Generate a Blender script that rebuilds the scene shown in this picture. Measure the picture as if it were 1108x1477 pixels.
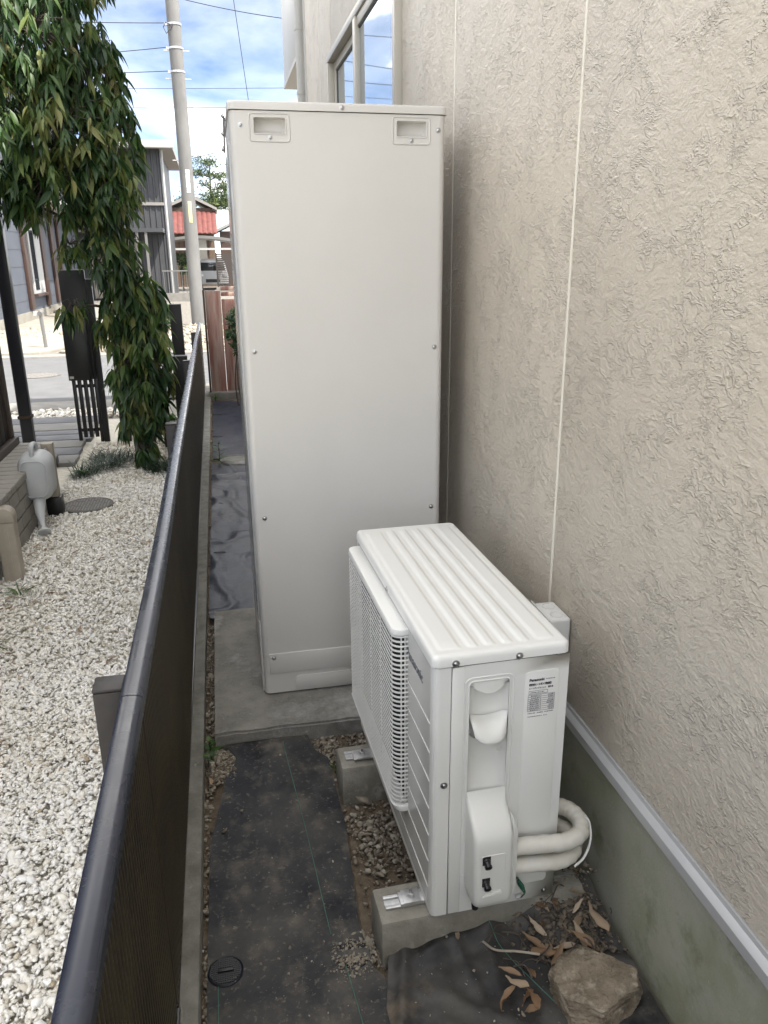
import bpy, bmesh, math, random
import numpy as np
from mathutils import Vector, Matrix
for o in list(bpy.data.objects): bpy.data.objects.remove(o)
S = bpy.context.scene
COL = S.collection
rad = math.radians
# ------------------------------------------------------------------ camera
cam = bpy.data.cameras.new('camera'); camo = bpy.data.objects.new('camera', cam); COL.objects.link(camo)
cam.sensor_fit = 'HORIZONTAL'; cam.sensor_width = 36; cam.lens = 36*1122.2/1108; cam.clip_start = .02; cam.clip_end = 3000
PITCH, YAW, ROLL = .3156, .2036, .0084
fw = Vector((math.sin(YAW)*math.cos(PITCH), math.cos(YAW)*math.cos(PITCH), -math.sin(PITCH)))
rt = Vector((math.cos(YAW), -math.sin(YAW), 0)); dn = fw.cross(rt)
rr = rt*math.cos(ROLL)+dn*math.sin(ROLL); dd = -rt*math.sin(ROLL)+dn*math.cos(ROLL)
camo.matrix_world = Matrix(((rr.x, -dd.x, -fw.x, -.0777), (rr.y, -dd.y, -fw.y, -2.6534), (rr.z, -dd.z, -fw.z, 1.6589), (0, 0, 0, 1)))
S.camera = camo
S.render.resolution_x = 768; S.render.resolution_y = 1024
# ------------------------------------------------------------------ sky, sun, exposure
SUN_AZ = Vector((.72, -.69)).normalized(); SUN_EL = rad(57)
W = bpy.data.worlds.new('World'); S.world = W; W.use_nodes = True
nt = W.node_tree; nt.nodes.clear()
def N(t, tree=None, **k):
    n = (tree or nt).nodes.new(t)
    for a, b in k.items(): setattr(n, a, b)
    return n
sky = N('ShaderNodeTexSky'); sky.sky_type = 'NISHITA'; sky.sun_disc = False
sky.sun_elevation = SUN_EL; sky.sun_rotation = math.atan2(SUN_AZ.x, SUN_AZ.y)
sky.air_density = .55; sky.dust_density = .2; sky.ozone_density = 2.5
tc = N('ShaderNodeTexCoord'); mp = N('ShaderNodeMapping'); mp.inputs['Scale'].default_value = (1.3, 1.3, 3.0); mp.inputs['Location'].default_value = (0, 9.1, 5)
cl = N('ShaderNodeTexNoise'); cl.inputs['Scale'].default_value = 2.6; cl.inputs['Detail'].default_value = 7; cl.inputs['Roughness'].default_value = .55; cl.inputs['Distortion'].default_value = .3
cr = N('ShaderNodeValToRGB'); cr.color_ramp.elements[0].position = .36; cr.color_ramp.elements[1].position = .63; _e = cr.color_ramp.elements.new(.50); _e.color = (.10, .10, .10, 1)
mx = N('ShaderNodeMix', data_type='RGBA'); mx.inputs[7].default_value = (31, 29.9, 27.8, 1)
bg = N('ShaderNodeBackground'); bg.inputs['Strength'].default_value = .045
wo = N('ShaderNodeOutputWorld')
L = nt.links.new
L(tc.outputs['Generated'], mp.inputs[0]); L(mp.outputs[0], cl.inputs[0]); L(cl.outputs[0], cr.inputs[0]); L(cr.outputs[0], mx.inputs[0])
L(sky.outputs[0], mx.inputs[6]); L(mx.outputs[2], bg.inputs[0]); L(bg.outputs[0], wo.inputs[0])
sl = bpy.data.lights.new('sun', 'SUN'); sl.energy = 2.0; sl.angle = rad(.53); sl.color = (1, .95, .87)
so = bpy.data.objects.new('sun', sl); COL.objects.link(so)
tosun = Vector((SUN_AZ.x*math.cos(SUN_EL), SUN_AZ.y*math.cos(SUN_EL), math.sin(SUN_EL)))
so.rotation_euler = tosun.to_track_quat('Z', 'Y').to_euler()
S.view_settings.view_transform = 'Standard'; S.view_settings.look = 'None'; S.view_settings.gamma = 1
S.view_settings.exposure = 2.38
S.view_settings.use_curve_mapping = False
rng = np.random.default_rng(7); random.seed(7)
# ------------------------------------------------------------------ materials
def mat(name, c1, rough=.6, c2=None, scale=20, bump=0, bscale=None, metal=0, spec=.5, lo=.35, hi=.65, detail=5, dist=.002, spots=None, coat=0, stretch=(1, 1, 1), distort=0, emit=0, rough2=None, translucent=0):
    m = bpy.data.materials.new(name); m.use_nodes = True; t = m.node_tree; p = t.nodes['Principled BSDF']; out = t.nodes['Material Output']
    p.inputs['Base Color'].default_value = (*c1, 1); p.inputs['Roughness'].default_value = rough; p.inputs['Metallic'].default_value = metal
    p.inputs['Specular IOR Level'].default_value = spec
    if coat: p.inputs['Coat Weight'].default_value = coat; p.inputs['Coat Roughness'].default_value = .08
    co = N('ShaderNodeTexCoord', t); mpn = N('ShaderNodeMapping', t); mpn.inputs['Scale'].default_value = stretch
    t.links.new(co.outputs['Object'], mpn.inputs[0]); vec = mpn.outputs[0]
    col = None
    if c2 is not None:
        n = N('ShaderNodeTexNoise', t); n.inputs['Scale'].default_value = scale; n.inputs['Detail'].default_value = detail; n.inputs['Roughness'].default_value = .6; n.inputs['Distortion'].default_value = distort
        r = N('ShaderNodeMapRange', t); r.inputs[1].default_value = lo; r.inputs[2].default_value = hi
        x = N('ShaderNodeMix', t, data_type='RGBA'); x.inputs[6].default_value = (*c1, 1); x.inputs[7].default_value = (*c2, 1)
        t.links.new(vec, n.inputs[0]); t.links.new(n.outputs[0], r.inputs[0]); t.links.new(r.outputs[0], x.inputs[0]); col = x.outputs[2]
        if rough2 is not None:
            q = N('ShaderNodeMapRange', t); q.inputs[3].default_value = rough; q.inputs[4].default_value = rough2
            t.links.new(r.outputs[0], q.inputs[0]); t.links.new(q.outputs[0], p.inputs['Roughness'])
    for (cc, sc, l, h) in (spots or []):
        n = N('ShaderNodeTexNoise', t); n.inputs['Scale'].default_value = sc; n.inputs['Detail'].default_value = 6; n.inputs['Roughness'].default_value = .65
        r = N('ShaderNodeMapRange', t); r.inputs[1].default_value = l; r.inputs[2].default_value = h
        x = N('ShaderNodeMix', t, data_type='RGBA'); x.inputs[7].default_value = (*cc, 1)
        if col is not None: t.links.new(col, x.inputs[6])
        else: x.inputs[6].default_value = (*c1, 1)
        t.links.new(co.outputs['Object'], n.inputs[0]); t.links.new(n.outputs[0], r.inputs[0]); t.links.new(r.outputs[0], x.inputs[0]); col = x.outputs[2]
    if col is not None: t.links.new(col, p.inputs['Base Color'])
    if bump:
        n = N('ShaderNodeTexNoise', t); n.inputs['Scale'].default_value = bscale or scale*3; n.inputs['Detail'].default_value = 6; n.inputs['Roughness'].default_value = .6
        b = N('ShaderNodeBump', t); b.inputs['Strength'].default_value = bump; b.inputs['Distance'].default_value = dist
        t.links.new(vec, n.inputs[0]); t.links.new(n.outputs[0], b.inputs['Height']); t.links.new(b.outputs[0], p.inputs['Normal'])
    if translucent:
        tr = N('ShaderNodeBsdfTranslucent', t); ms = N('ShaderNodeMixShader', t); ms.inputs[0].default_value = translucent
        if col is not None: t.links.new(col, tr.inputs[0])
        else: tr.inputs[0].default_value = (*c1, 1)
        t.links.new(p.outputs[0], ms.inputs[1]); t.links.new(tr.outputs[0], ms.inputs[2]); t.links.new(ms.outputs[0], out.inputs[0])
    return m
def tint_mat(name, stops, rough=.5, bump=0, bscale=80, translucent=0, attr='tint', spec=.5, dist=.002):
    """colour picked from a ramp by a per-piece random attribute"""
    m = bpy.data.materials.new(name); m.use_nodes = True; t = m.node_tree; p = t.nodes['Principled BSDF']; out = t.nodes['Material Output']
    p.inputs['Roughness'].default_value = rough; p.inputs['Specular IOR Level'].default_value = spec
    a = N('ShaderNodeAttribute', t); a.attribute_name = attr
    r = N('ShaderNodeValToRGB', t); e = r.color_ramp.elements
    while len(e) < len(stops): e.new(.5)
    for i, (ps, c) in enumerate(stops): e[i].position = ps; e[i].color = (*c, 1)
    t.links.new(a.outputs['Fac'], r.inputs[0]); t.links.new(r.outputs[0], p.inputs['Base Color'])
    if bump:
        co = N('ShaderNodeTexCoord', t); n = N('ShaderNodeTexNoise', t); n.inputs['Scale'].default_value = bscale; n.inputs['Detail'].default_value = 5
        b = N('ShaderNodeBump', t); b.inputs['Strength'].default_value = bump; b.inputs['Distance'].default_value = dist
        t.links.new(co.outputs['Object'], n.inputs[0]); t.links.new(n.outputs[0], b.inputs['Height']); t.links.new(b.outputs[0], p.inputs['Normal'])
    if translucent:
        tr = N('ShaderNodeBsdfTranslucent', t); ms = N('ShaderNodeMixShader', t); ms.inputs[0].default_value = translucent
        t.links.new(r.outputs[0], tr.inputs[0]); t.links.new(p.outputs[0], ms.inputs[1]); t.links.new(tr.outputs[0], ms.inputs[2]); t.links.new(ms.outputs[0], out.inputs[0])
    return m
def stucco():
    m = bpy.data.materials.new('stucco'); m.use_nodes = True; t = m.node_tree; p = t.nodes['Principled BSDF']
    p.inputs['Roughness'].default_value = .46; p.inputs['Specular IOR Level'].default_value = .5
    co = N('ShaderNodeTexCoord', t)
    def noise(sc, det, rg, vec, typ='FBM', dis=0):
        n = N('ShaderNodeTexNoise', t); n.noise_type = typ; n.inputs['Scale'].default_value = sc; n.inputs['Detail'].default_value = det; n.inputs['Roughness'].default_value = rg; n.inputs['Distortion'].default_value = dis
        t.links.new(vec, n.inputs['Vector']); return n
    O = co.outputs['Object']
    def math_(op, a, b):
        q = N('ShaderNodeMath', t, operation=op)
        for i, v in enumerate((a, b)):
            if isinstance(v, (int, float)): q.inputs[i].default_value = v
            else: t.links.new(v, q.inputs[i])
        return q.outputs[0]
    # trowelled plaster: flattened plateaus, fine grain, sparse drifting ridges
    warp = noise(5, 3, .5, O); vs = N('ShaderNodeVectorMath', t, operation='SCALE'); vs.inputs['Scale'].default_value = .10; t.links.new(warp.outputs['Color'], vs.inputs[0])
    va = N('ShaderNodeVectorMath', t, operation='ADD'); t.links.new(O, va.inputs[0]); t.links.new(vs.outputs[0], va.inputs[1])
    m1 = N('ShaderNodeMapping', t); m1.inputs['Rotation'].default_value = (rad(35), 0, 0); m1.inputs['Scale'].default_value = (1, 1.0, 1.7); t.links.new(va.outputs[0], m1.inputs[0])
    m2 = N('ShaderNodeMapping', t); m2.inputs['Rotation'].default_value = (rad(-50), 0, 0); m2.inputs['Scale'].default_value = (1, 1.0, 1.5); t.links.new(va.outputs[0], m2.inputs[0])
    def smooth_(n, a, b):
        r = N('ShaderNodeMapRange', t); r.interpolation_type = 'SMOOTHSTEP'; r.inputs[1].default_value = a; r.inputs[2].default_value = b; t.links.new(n, r.inputs[0]); return r.outputs[0]
    def ridge(n, w):
        d = math_('ABSOLUTE', math_('SUBTRACT', n.outputs[0], .5), 0); r = N('ShaderNodeMapRange', t); r.interpolation_type = 'SMOOTHSTEP'; r.inputs[1].default_value = 0; r.inputs[2].default_value = w; r.inputs[3].default_value = 1; r.inputs[4].default_value = 0
        t.links.new(d, r.inputs[0]); return r.outputs[0]
    pa = smooth_(noise(27, 6, .62, m1.outputs[0]).outputs[0], .38, .60); pb = smooth_(noise(37, 6, .62, m2.outputs[0]).outputs[0], .40, .62)
    patch = smooth_(noise(5.5, 4, .6, O).outputs[0], .40, .60)
    plat = math_('ADD', math_('MULTIPLY', pa, patch), math_('MULTIPLY', pb, math_('SUBTRACT', 1.0, patch)))
    msk = smooth_(noise(10, 3, .5, va.outputs[0]).outputs[0], .44, .58)
    rd = math_('MULTIPLY', math_('ADD', ridge(noise(13, 4, .6, m2.outputs[0], 'FBM', .3), .030), ridge(noise(17, 4, .6, m1.outputs[0], 'FBM', .3), .030)), msk)
    fine = noise(170, 5, .6, O)
    h = math_('ADD', math_('ADD', math_('MULTIPLY', plat, .40), math_('MULTIPLY', rd, .70)), math_('MULTIPLY', fine.outputs[0], .55))
    bp = N('ShaderNodeBump', t); bp.inputs['Strength'].default_value = .7; bp.inputs['Distance'].default_value = .0060
    t.links.new(h, bp.inputs['Height']); t.links.new(bp.outputs[0], p.inputs['Normal'])
    big = noise(1.1, 4, .55, O); r = N('ShaderNodeMapRange', t); r.inputs[1].default_value = .3; r.inputs[2].default_value = .7; t.links.new(big.outputs[0], r.inputs[0])
    x = N('ShaderNodeMix', t, data_type='RGBA'); x.inputs[6].default_value = (.54, .485, .405, 1); x.inputs[7].default_value = (.60, .545, .463, 1)
    t.links.new(r.outputs[0], x.inputs[0]); t.links.new(x.outputs[2], p.inputs['Base Color'])
    return m
M = {}
M['stucco'] = stucco()
M['caulk'] = mat('caulk', (.72, .69, .60), .5)
M['foundation'] = mat('foundation', (.42, .42, .355), .9, (.30, .315, .21), 4, bump=.7, bscale=120, dist=.003, spots=[((.46, .455, .42), 2.3, .50, .70), ((.14, .16, .08), 6, .55, .78), ((.50, .49, .44), 90, .64, .74)])
M['alu'] = mat('aluminium_trim', (.50, .505, .51), .5, metal=.35, c2=(.48, .49, .5), scale=14)
M['frame'] = mat('window_frame', (.42, .39, .33), .38, spec=.5)
M['frame_dark'] = mat('window_gasket', (.05, .05, .05), .5)
M['glass'] = mat('window_glass', (.46, .52, .56), .03, metal=.85, bump=.04, bscale=3)
M['pipe_beige'] = mat('downpipe_beige', (.43, .42, .39), .4)
M['tank'] = mat('tank_paint', (.605, .59, .56), .30, c2=(.58, .566, .536), scale=2.5, spec=.5, bump=.10, bscale=2.2, dist=.02)
M['tank_side'] = mat('tank_film', (.46, .46, .45), .12, c2=(.36, .37, .38), scale=9, bump=.5, bscale=26, dist=.004)
M['hole_shade'] = mat('recess_shade', (.012, .012, .013), .8)  # near-black colour stands for the shade inside openings and gaps
M['hp'] = mat('unit_paint', (.70, .70, .67), .33, bump=.04, bscale=360, dist=.0008)
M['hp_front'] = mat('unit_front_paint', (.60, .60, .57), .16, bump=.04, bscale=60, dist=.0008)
M['hp_plastic'] = mat('unit_plastic', (.69, .69, .655), .42)
M['grille'] = mat('grille_plastic', (.74, .74, .71), .38)
M['screw'] = mat('steel_screw', (.45, .45, .45), .28, metal=1)
M['zinc'] = mat('zinc_rail', (.62, .62, .62), .32, metal=.9, c2=(.5, .5, .5), scale=40, rough2=.5)
M['ink'] = mat('ink', (.05, .05, .06), .5)
M['ink_grey'] = mat('ink_grey', (.12, .12, .14), .5)
M['emboss'] = mat('emboss', (.55, .55, .53), .45)
M['rubber'] = mat('black_rubber', (.012, .012, .014), .35)
M['hose'] = mat('hose_wrap', (.60, .57, .49), .55, c2=(.66, .645, .59), scale=14, bump=.35, bscale=40, dist=.003)
M['green_wire'] = mat('green_wire', (.01, .10, .055), .4)
M['concrete'] = mat('slab_concrete', (.26, .25, .225), .9, (.165, .157, .14), 9, bump=.9, bscale=85, dist=.004, spots=[((.34, .33, .30), 75, .60, .72), ((.11, .10, .085), 60, .62, .72), ((.40, .40, .385), 4.3, .55, .72), ((.10, .09, .08), 3.3, .62, .8), ((.17, .15, .09), 9, .66, .8)])
M['block'] = mat('block_concrete', (.30, .285, .245), .95, (.18, .168, .135), 9, bump=.9, bscale=95, dist=.004, spots=[((.42, .40, .35), 12, .58, .72)])
M['kerb'] = mat('kerb_concrete', (.24, .235, .21), .9, (.14, .135, .115), 14, bump=.9, dist=.003, bscale=120, spots=[((.30, .30, .28), 30, .62, .72), ((.10, .11, .05), 5, .6, .75)])
M['sheet'] = mat('weed_sheet', (.012, .014, .020), .55, (.045, .045, .046), 5, spec=.25, lo=.38, hi=.66, bump=.5, bscale=330, dist=.001, spots=[((.085, .081, .075), 3.2, .42, .72), ((.15, .132, .105), 13, .52, .80), ((.20, .18, .145), 60, .57, .76)])
M['sheet_far'] = mat('weed_sheet_glossy', (.018, .023, .036), .40, (.032, .040, .058), 7, spec=.16, bump=.6, bscale=18, dist=.006, spots=[((.075, .072, .066), 11, .60, .8)])  # black plastic with the reflected sky's blue put into its colour
M['sheet_wet'] = mat('crumpled_sheet', (.010, .011, .014), .5, spec=.3, c2=(.06, .058, .055), scale=5, lo=.40, hi=.66, bump=.4, bscale=260, dist=.001, spots=[((.10, .094, .085), 3.6, .42, .70), ((.17, .135, .095), 5.5, .54, .74), ((.20, .17, .13), 45, .68, .8)])
M['sheet_thread'] = mat('green_thread', (.06, .17, .13), .6)
M['soil'] = mat('soil', (.10, .074, .050), .95, (.15, .118, .082), 24, bump=.9, bscale=110, dist=.006)
M['yard_soil'] = mat('gravel_base', (.60, .565, .48), .95, (.47, .44, .37), 40, bump=.9, bscale=90, dist=.008)
M['ground'] = mat('ground_dirt', (.30, .285, .25), .95, (.22, .21, .18), 1.4, bump=.6, bscale=30, dist=.01)
M['rubble'] = mat('pale_rubble', (.22, .205, .18), .95, (.14, .13, .112), 9, bump=.9, bscale=14, dist=.03)
M['road'] = mat('asphalt', (.105, .107, .11), .9, (.13, .132, .135), 3, bump=.4, bscale=160, spots=[((.16, .16, .158), 60, .6, .75)])
M['gutter'] = mat('gutter_concrete', (.25, .24, .22), .9, (.19, .18, .165), 6, bump=.4, bscale=60)
M['apron'] = mat('pale_concrete', (.28, .265, .23), .9, (.22, .20, .165), 2.2, bump=.3, bscale=40)
M['rock'] = mat('rock', (.27, .225, .165), .9, (.13, .10, .07), 14, bump=1, bscale=45, dist=.014, spots=[((.42, .37, .29), 26, .52, .68), ((.09, .075, .05), 10, .56, .70)], stretch=(1, 1, 1.6))
M['fence'] = mat('fence_dark', (.010, .0085, .008), .35, (.014, .012, .010), 12)
M['fence_rib'] = mat('fence_rib', (.040, .031, .022), .32, (.065, .055, .032), 6)
M['fence_cap'] = mat('fence_cap', (.018, .022, .036), .22, (.026, .030, .045), 9, rough2=.32, bump=.06, bscale=30)  # blue in the base colour stands in for sky sheen
M['post'] = mat('fence_post', (.024, .020, .019), .5, (.031, .027, .025), 30)
M['black'] = mat('black_paint', (.008, .008, .0095), .45)
M['black_slat'] = mat('black_slat', (.012, .012, .013), .4)
M['can'] = mat('can_plastic', (.68, .70, .71), .38, (.62, .645, .66), 6, translucent=.25)
M['tile'] = mat('plinth_tile', (.31, .295, .265), .7, (.26, .245, .22), 7, bump=.3, bscale=60)
M['mortar'] = mat('mortar', (.06, .055, .048), .95, bump=.3, bscale=80)
M['darkwood'] = mat('dark_cladding', (.022, .017, .015), .55, (.034, .026, .022), 6, stretch=(1, 1, .15))
M['brownsill'] = mat('brown_sill', (.055, .042, .034), .5)
M['bluepipe'] = mat('dark_downpipe', (.018, .020, .027), .33)
M['beige_post'] = mat('beige_resin', (.40, .355, .29), .5, (.36, .32, .26), 20)
M['paver'] = mat('slate_paver', (.105, .11, .12), .8, (.145, .148, .155), 5, bump=.5, bscale=50, spots=[((.21, .2, .185), 25, .66, .8)])
M['paver_b'] = mat('pale_paver', (.21, .205, .19), .85, (.16, .157, .15), 5, bump=.5, bscale=50)
M['iron'] = mat('cast_iron', (.10, .093, .085), .7, (.15, .14, .125), 20, bump=.5, bscale=50)
M['iron_line'] = mat('cast_iron_line', (.24, .235, .22), .75, (.18, .175, .165), 60)
M['drain'] = mat('drain_plastic', (.010, .012, .02), .5)
M['bark'] = mat('bark', (.07, .055, .045), .9, (.11, .095, .08), 18, bump=.9, bscale=60, dist=.006)
M['wood_red'] = mat('weathered_red_wood', (.30, .135, .105), .8, (.42, .31, .26), 5, bump=.5, bscale=50, stretch=(4, 4, .35), lo=.40, hi=.62)
M['wood_end'] = mat('wood_dark', (.06, .04, .03), .85)
M['grey_house'] = mat('grey_siding', (.082, .092, .115), .6, (.072, .082, .104), 2)
M['brown_trim'] = mat('brown_trim', (.06, .034, .026), .55)
M['white_trim'] = mat('white_trim', (.42, .42, .41), .5)
M['corr'] = mat('corrugated_grey', (.058, .060, .066), .55, (.048, .05, .055), 2)
M['eave'] = mat('eave_grey', (.24, .23, .215), .6)
M['cream'] = mat('cream_render', (.34, .315, .27), .8, (.29, .27, .23), 3)
M['steel'] = mat('carport_steel', (.22, .215, .205), .45, metal=.5)
M['tile_red'] = mat('red_roof_tile', (.16, .045, .036), .7, (.10, .028, .024), 4)
M['old_wood'] = mat('old_brown_boards', (.13, .085, .055), .85, (.085, .058, .04), 5, stretch=(3, 3, .3))
M['roof_metal'] = mat('pale_metal_roof', (.30, .30, .295), .5, (.24, .24, .235), 2)
M['louver'] = mat('louver_brown', (.05, .042, .037), .5)
M['car_paint'] = mat('white_car_paint', (.45, .46, .47), .22, coat=.5)
M['car_glass'] = mat('car_glass', (.02, .025, .028), .05)
M['pole'] = mat('pole_concrete', (.20, .197, .19), .9, (.145, .143, .14), 3, bump=.4, bscale=30, stretch=(1, 1, .3))
M['pole_sign_w'] = mat('pole_sign_white', (.72, .72, .70), .6, (.35, .37, .40), 9, lo=.52, hi=.6)
M['pole_sign_y'] = mat('pole_sign_yellow', (.66, .60, .30), .6, (.35, .33, .2), 14, lo=.55, hi=.62)
M['wire'] = mat('cable', (.035, .035, .04), .6)
M['ac_white'] = mat('ac_white', (.62, .62, .60), .45)
M['pebble'] = tint_mat('white_pebble', [(0, (.38, .31, .21)), (.08, (.52, .46, .36)), (.3, (.72, .68, .59)), (.65, (.80, .775, .715)), (1, (.84, .825, .79))], .7, bump=.3, bscale=160)
M['stone'] = tint_mat('brown_grit', [(0, (.10, .08, .06)), (.4, (.20, .17, .13)), (.8, (.30, .265, .21)), (1, (.42, .39, .33))], .85, bump=.3, bscale=160)
LEAF = [(0, (.016, .046, .014)), (.3, (.034, .080, .018)), (.55, (.070, .125, .026)), (.78, (.140, .175, .042)), (1, (.215, .215, .075))]
M['leaf'] = tint_mat('tree_leaf', LEAF, .5, translucent=.22)
M['grass'] = tint_mat('mondo_grass', [(0, (.010, .026, .014)), (.6, (.022, .05, .024)), (1, (.05, .085, .035))], .45, translucent=.15)
M['weed'] = tint_mat('weed_leaf', [(0, (.03, .08, .02)), (1, (.09, .18, .04))], .5, translucent=.25)
M['shrub'] = tint_mat('shrub_leaf', [(0, (.012, .04, .014)), (.6, (.03, .085, .025)), (1, (.09, .15, .03))], .45, translucent=.2)
M['pine'] = tint_mat('pine_needles', [(0, (.018, .04, .018)), (.6, (.05, .085, .025)), (1, (.12, .15, .04))], .6, translucent=.15)
M['dry'] = tint_mat('dry_leaf', [(0, (.16, .085, .04)), (.35, (.24, .15, .085)), (.75, (.36, .285, .20)), (1, (.44, .37, .28))], .7, bump=.4, bscale=120)
# ------------------------------------------------------------------ helpers
class MB:
    def __init__(s): s.v = []; s.f = []
    def add(s, vs, fs):
        b = len(s.v); s.v += [tuple(map(float, p)) for p in vs]; s.f += [tuple(i+b for i in f) for f in fs]; return s
    def box(s, x0, x1, y0, y1, z0, z1):
        return s.add([(x0, y0, z0), (x1, y0, z0), (x1, y1, z0), (x0, y1, z0), (x0, y0, z1), (x1, y0, z1), (x1, y1, z1), (x0, y1, z1)],
                     [(0, 3, 2, 1), (4, 5, 6, 7), (0, 1, 5, 4), (1, 2, 6, 5), (2, 3, 7, 6), (3, 0, 4, 7)])
    def tube(s, pts, r, seg=8, closed=False, caps=True):
        pts = [Vector(p) for p in pts]; n = len(pts); rs = r if hasattr(r, '__len__') else [r]*n
        ref = Vector((0, 0, 1)); b = len(s.v); vs = []
        prev = None
        for i, p in enumerate(pts):
            a = pts[(i-1) % n] if (closed or i > 0) else pts[i]; c = pts[(i+1) % n] if (closed or i < n-1) else pts[i]
            t = (c-a).normalized() if (c-a).length > 1e-9 else Vector((0, 0, 1))
            if prev is None:
                u = t.cross(ref)
                if u.length < .1: u = t.cross(Vector((1, 0, 0)))
            else: u = prev - t*prev.dot(t)
            u.normalize(); prev = u.copy(); w = t.cross(u)
            for k in range(seg):
                an = 2*math.pi*k/seg; vs.append(p+(u*math.cos(an)+w*math.sin(an))*rs[i])
        fs = []
        for i in range(n if closed else n-1):
            for k in range(seg):
                a0 = i*seg+k; a1 = i*seg+(k+1) % seg; j = ((i+1) % n)*seg
                fs.append((a0, a1, j+(k+1) % seg, j+k))
        if caps and not closed: fs += [tuple(range(seg-1, -1, -1)), tuple((n-1)*seg+k for k in range(seg))]
        return s.add(vs, fs)
    def cyl(s, p, q, r, r2=None, seg=16): return s.tube([p, q], [r, r if r2 is None else r2], seg)
    def lathe(s, prof, c=(0, 0, 0), seg=24, axis='z'):
        vs = []
        for (r, h) in prof:
            for k in range(seg):
                a = 2*math.pi*k/seg
                q = (r*math.cos(a), r*math.sin(a), h)
                if axis == 'y': q = (q[0], q[2], q[1])
                if axis == 'x': q = (q[2], q[0], q[1])
                vs.append((q[0]+c[0], q[1]+c[1], q[2]+c[2]))
        fs = []
        for i in range(len(prof)-1):
            for k in range(seg): fs.append((i*seg+k, i*seg+(k+1) % seg, (i+1)*seg+(k+1) % seg, (i+1)*seg+k))
        fs.append(tuple((len(prof)-1)*seg+k for k in range(seg))); fs.append(tuple(range(seg-1, -1, -1)))
        return s.add(vs, fs)
    def grid(s, X, Y, Z):
        ny, nx = X.shape; vs = np.stack([X, Y, Z], -1).reshape(-1, 3); fs = []
        for j in range(ny-1):
            for i in range(nx-1): a = j*nx+i; fs.append((a, a+1, a+nx+1, a+nx))
        return s.add(vs, fs)
    def mesh(s, name='m', bevel=0, segs=2, smooth=None, fix=True):
        me = bpy.data.meshes.new(name); me.from_pydata(s.v, [], s.f)
        bm = bmesh.new(); bm.from_mesh(me)
        if fix: bmesh.ops.recalc_face_normals(bm, faces=bm.faces)
        if bevel:
            es = [e for e in bm.edges if len(e.link_faces) == 2 and e.calc_face_angle(0) > .6]
            bmesh.ops.bevel(bm, geom=es, offset=bevel, segments=segs, profile=.5, affect='EDGES', clamp_overlap=True)
        bm.to_mesh(me); bm.free()
        if smooth is None: smooth = 40 if bevel else 0
        if smooth:
            me.shade_smooth()
            if smooth < 180: me.set_sharp_from_angle(angle=rad(smooth))
        return me
    def build(s, name, m, parent=None, **k):
        return link(name, s.mesh(name, **k), m, parent)
def link(name, me, m=None, parent=None):
    if m is not None and len(me.materials) == 0: me.materials.append(M[m] if isinstance(m, str) else m)
    o = bpy.data.objects.new(name, me); COL.objects.link(o)
    if parent is not None: o.parent = parent
    return o
def tag(o, label, cat, group=None):
    o['label'] = label; o['category'] = cat
    if group: o['group'] = group
    return o
def thing(name, label, cat, loc=(0, 0, 0), rz=0, group=None):
    o = bpy.data.objects.new(name, None); o.empty_display_size = .05; COL.objects.link(o); o.location = loc; o.rotation_euler = (0, 0, rz)
    return tag(o, label, cat, group)
def struct(o): o['kind'] = 'structure'; return o
def stuff(o): o['kind'] = 'stuff'; return o
def B(*a): return MB().box(*a)
def rrect(x0, x1, z0, z1, r, n=5):
    pts = []
    for cx, cz, a0 in ((x1-r, z1-r, 0), (x0+r, z1-r, 90), (x0+r, z0+r, 180), (x1-r, z0+r, 270)):
        for k in range(n+1): a = rad(a0+90*k/n); pts.append((cx+r*math.cos(a), cz+r*math.sin(a)))
    return pts
def ring(x0, x1, z0, z1, r, w, y=0.): return MB().tube([(x, y, z) for x, z in rrect(x0, x1, z0, z1, r)], w, 8, closed=True)
def extr(pts, h0, h1, plane='xy'):
    """closed polygon extruded between h0 and h1"""
    n = len(pts); f = {'xy': lambda p, h: (p[0], p[1], h), 'xz': lambda p, h: (p[0], h, p[1]), 'yz': lambda p, h: (h, p[0], p[1])}[plane]
    return MB().add([f(p, h0) for p in pts]+[f(p, h1) for p in pts], [tuple(range(n-1, -1, -1)), tuple(range(n, 2*n))]+[(i, (i+1) % n, n+(i+1) % n, n+i) for i in range(n)])
def sstep(a, b, x): t = np.clip((x-a)/(b-a), 0, 1); return t*t*(3-2*t)
def vnoise(x, y, seed=0):
    """smooth value noise for arrays"""
    x = np.asarray(x, float); y = np.asarray(y, float)
    xi = np.floor(x).astype(int); yi = np.floor(y).astype(int); fx = x-xi; fy = y-yi; fx = fx*fx*(3-2*fx); fy = fy*fy*(3-2*fy)
    def h(a, b): n = (a*374761393+b*668265263+seed*974711) & 0x7fffffff; n = ((n ^ (n >> 13))*1274126177) & 0x7fffffff; return ((n ^ (n >> 16)) & 0xffff)/65535.
    return (h(xi, yi)*(1-fx)+h(xi+1, yi)*fx)*(1-fy)+(h(xi, yi+1)*(1-fx)+h(xi+1, yi+1)*fx)*fy
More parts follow.
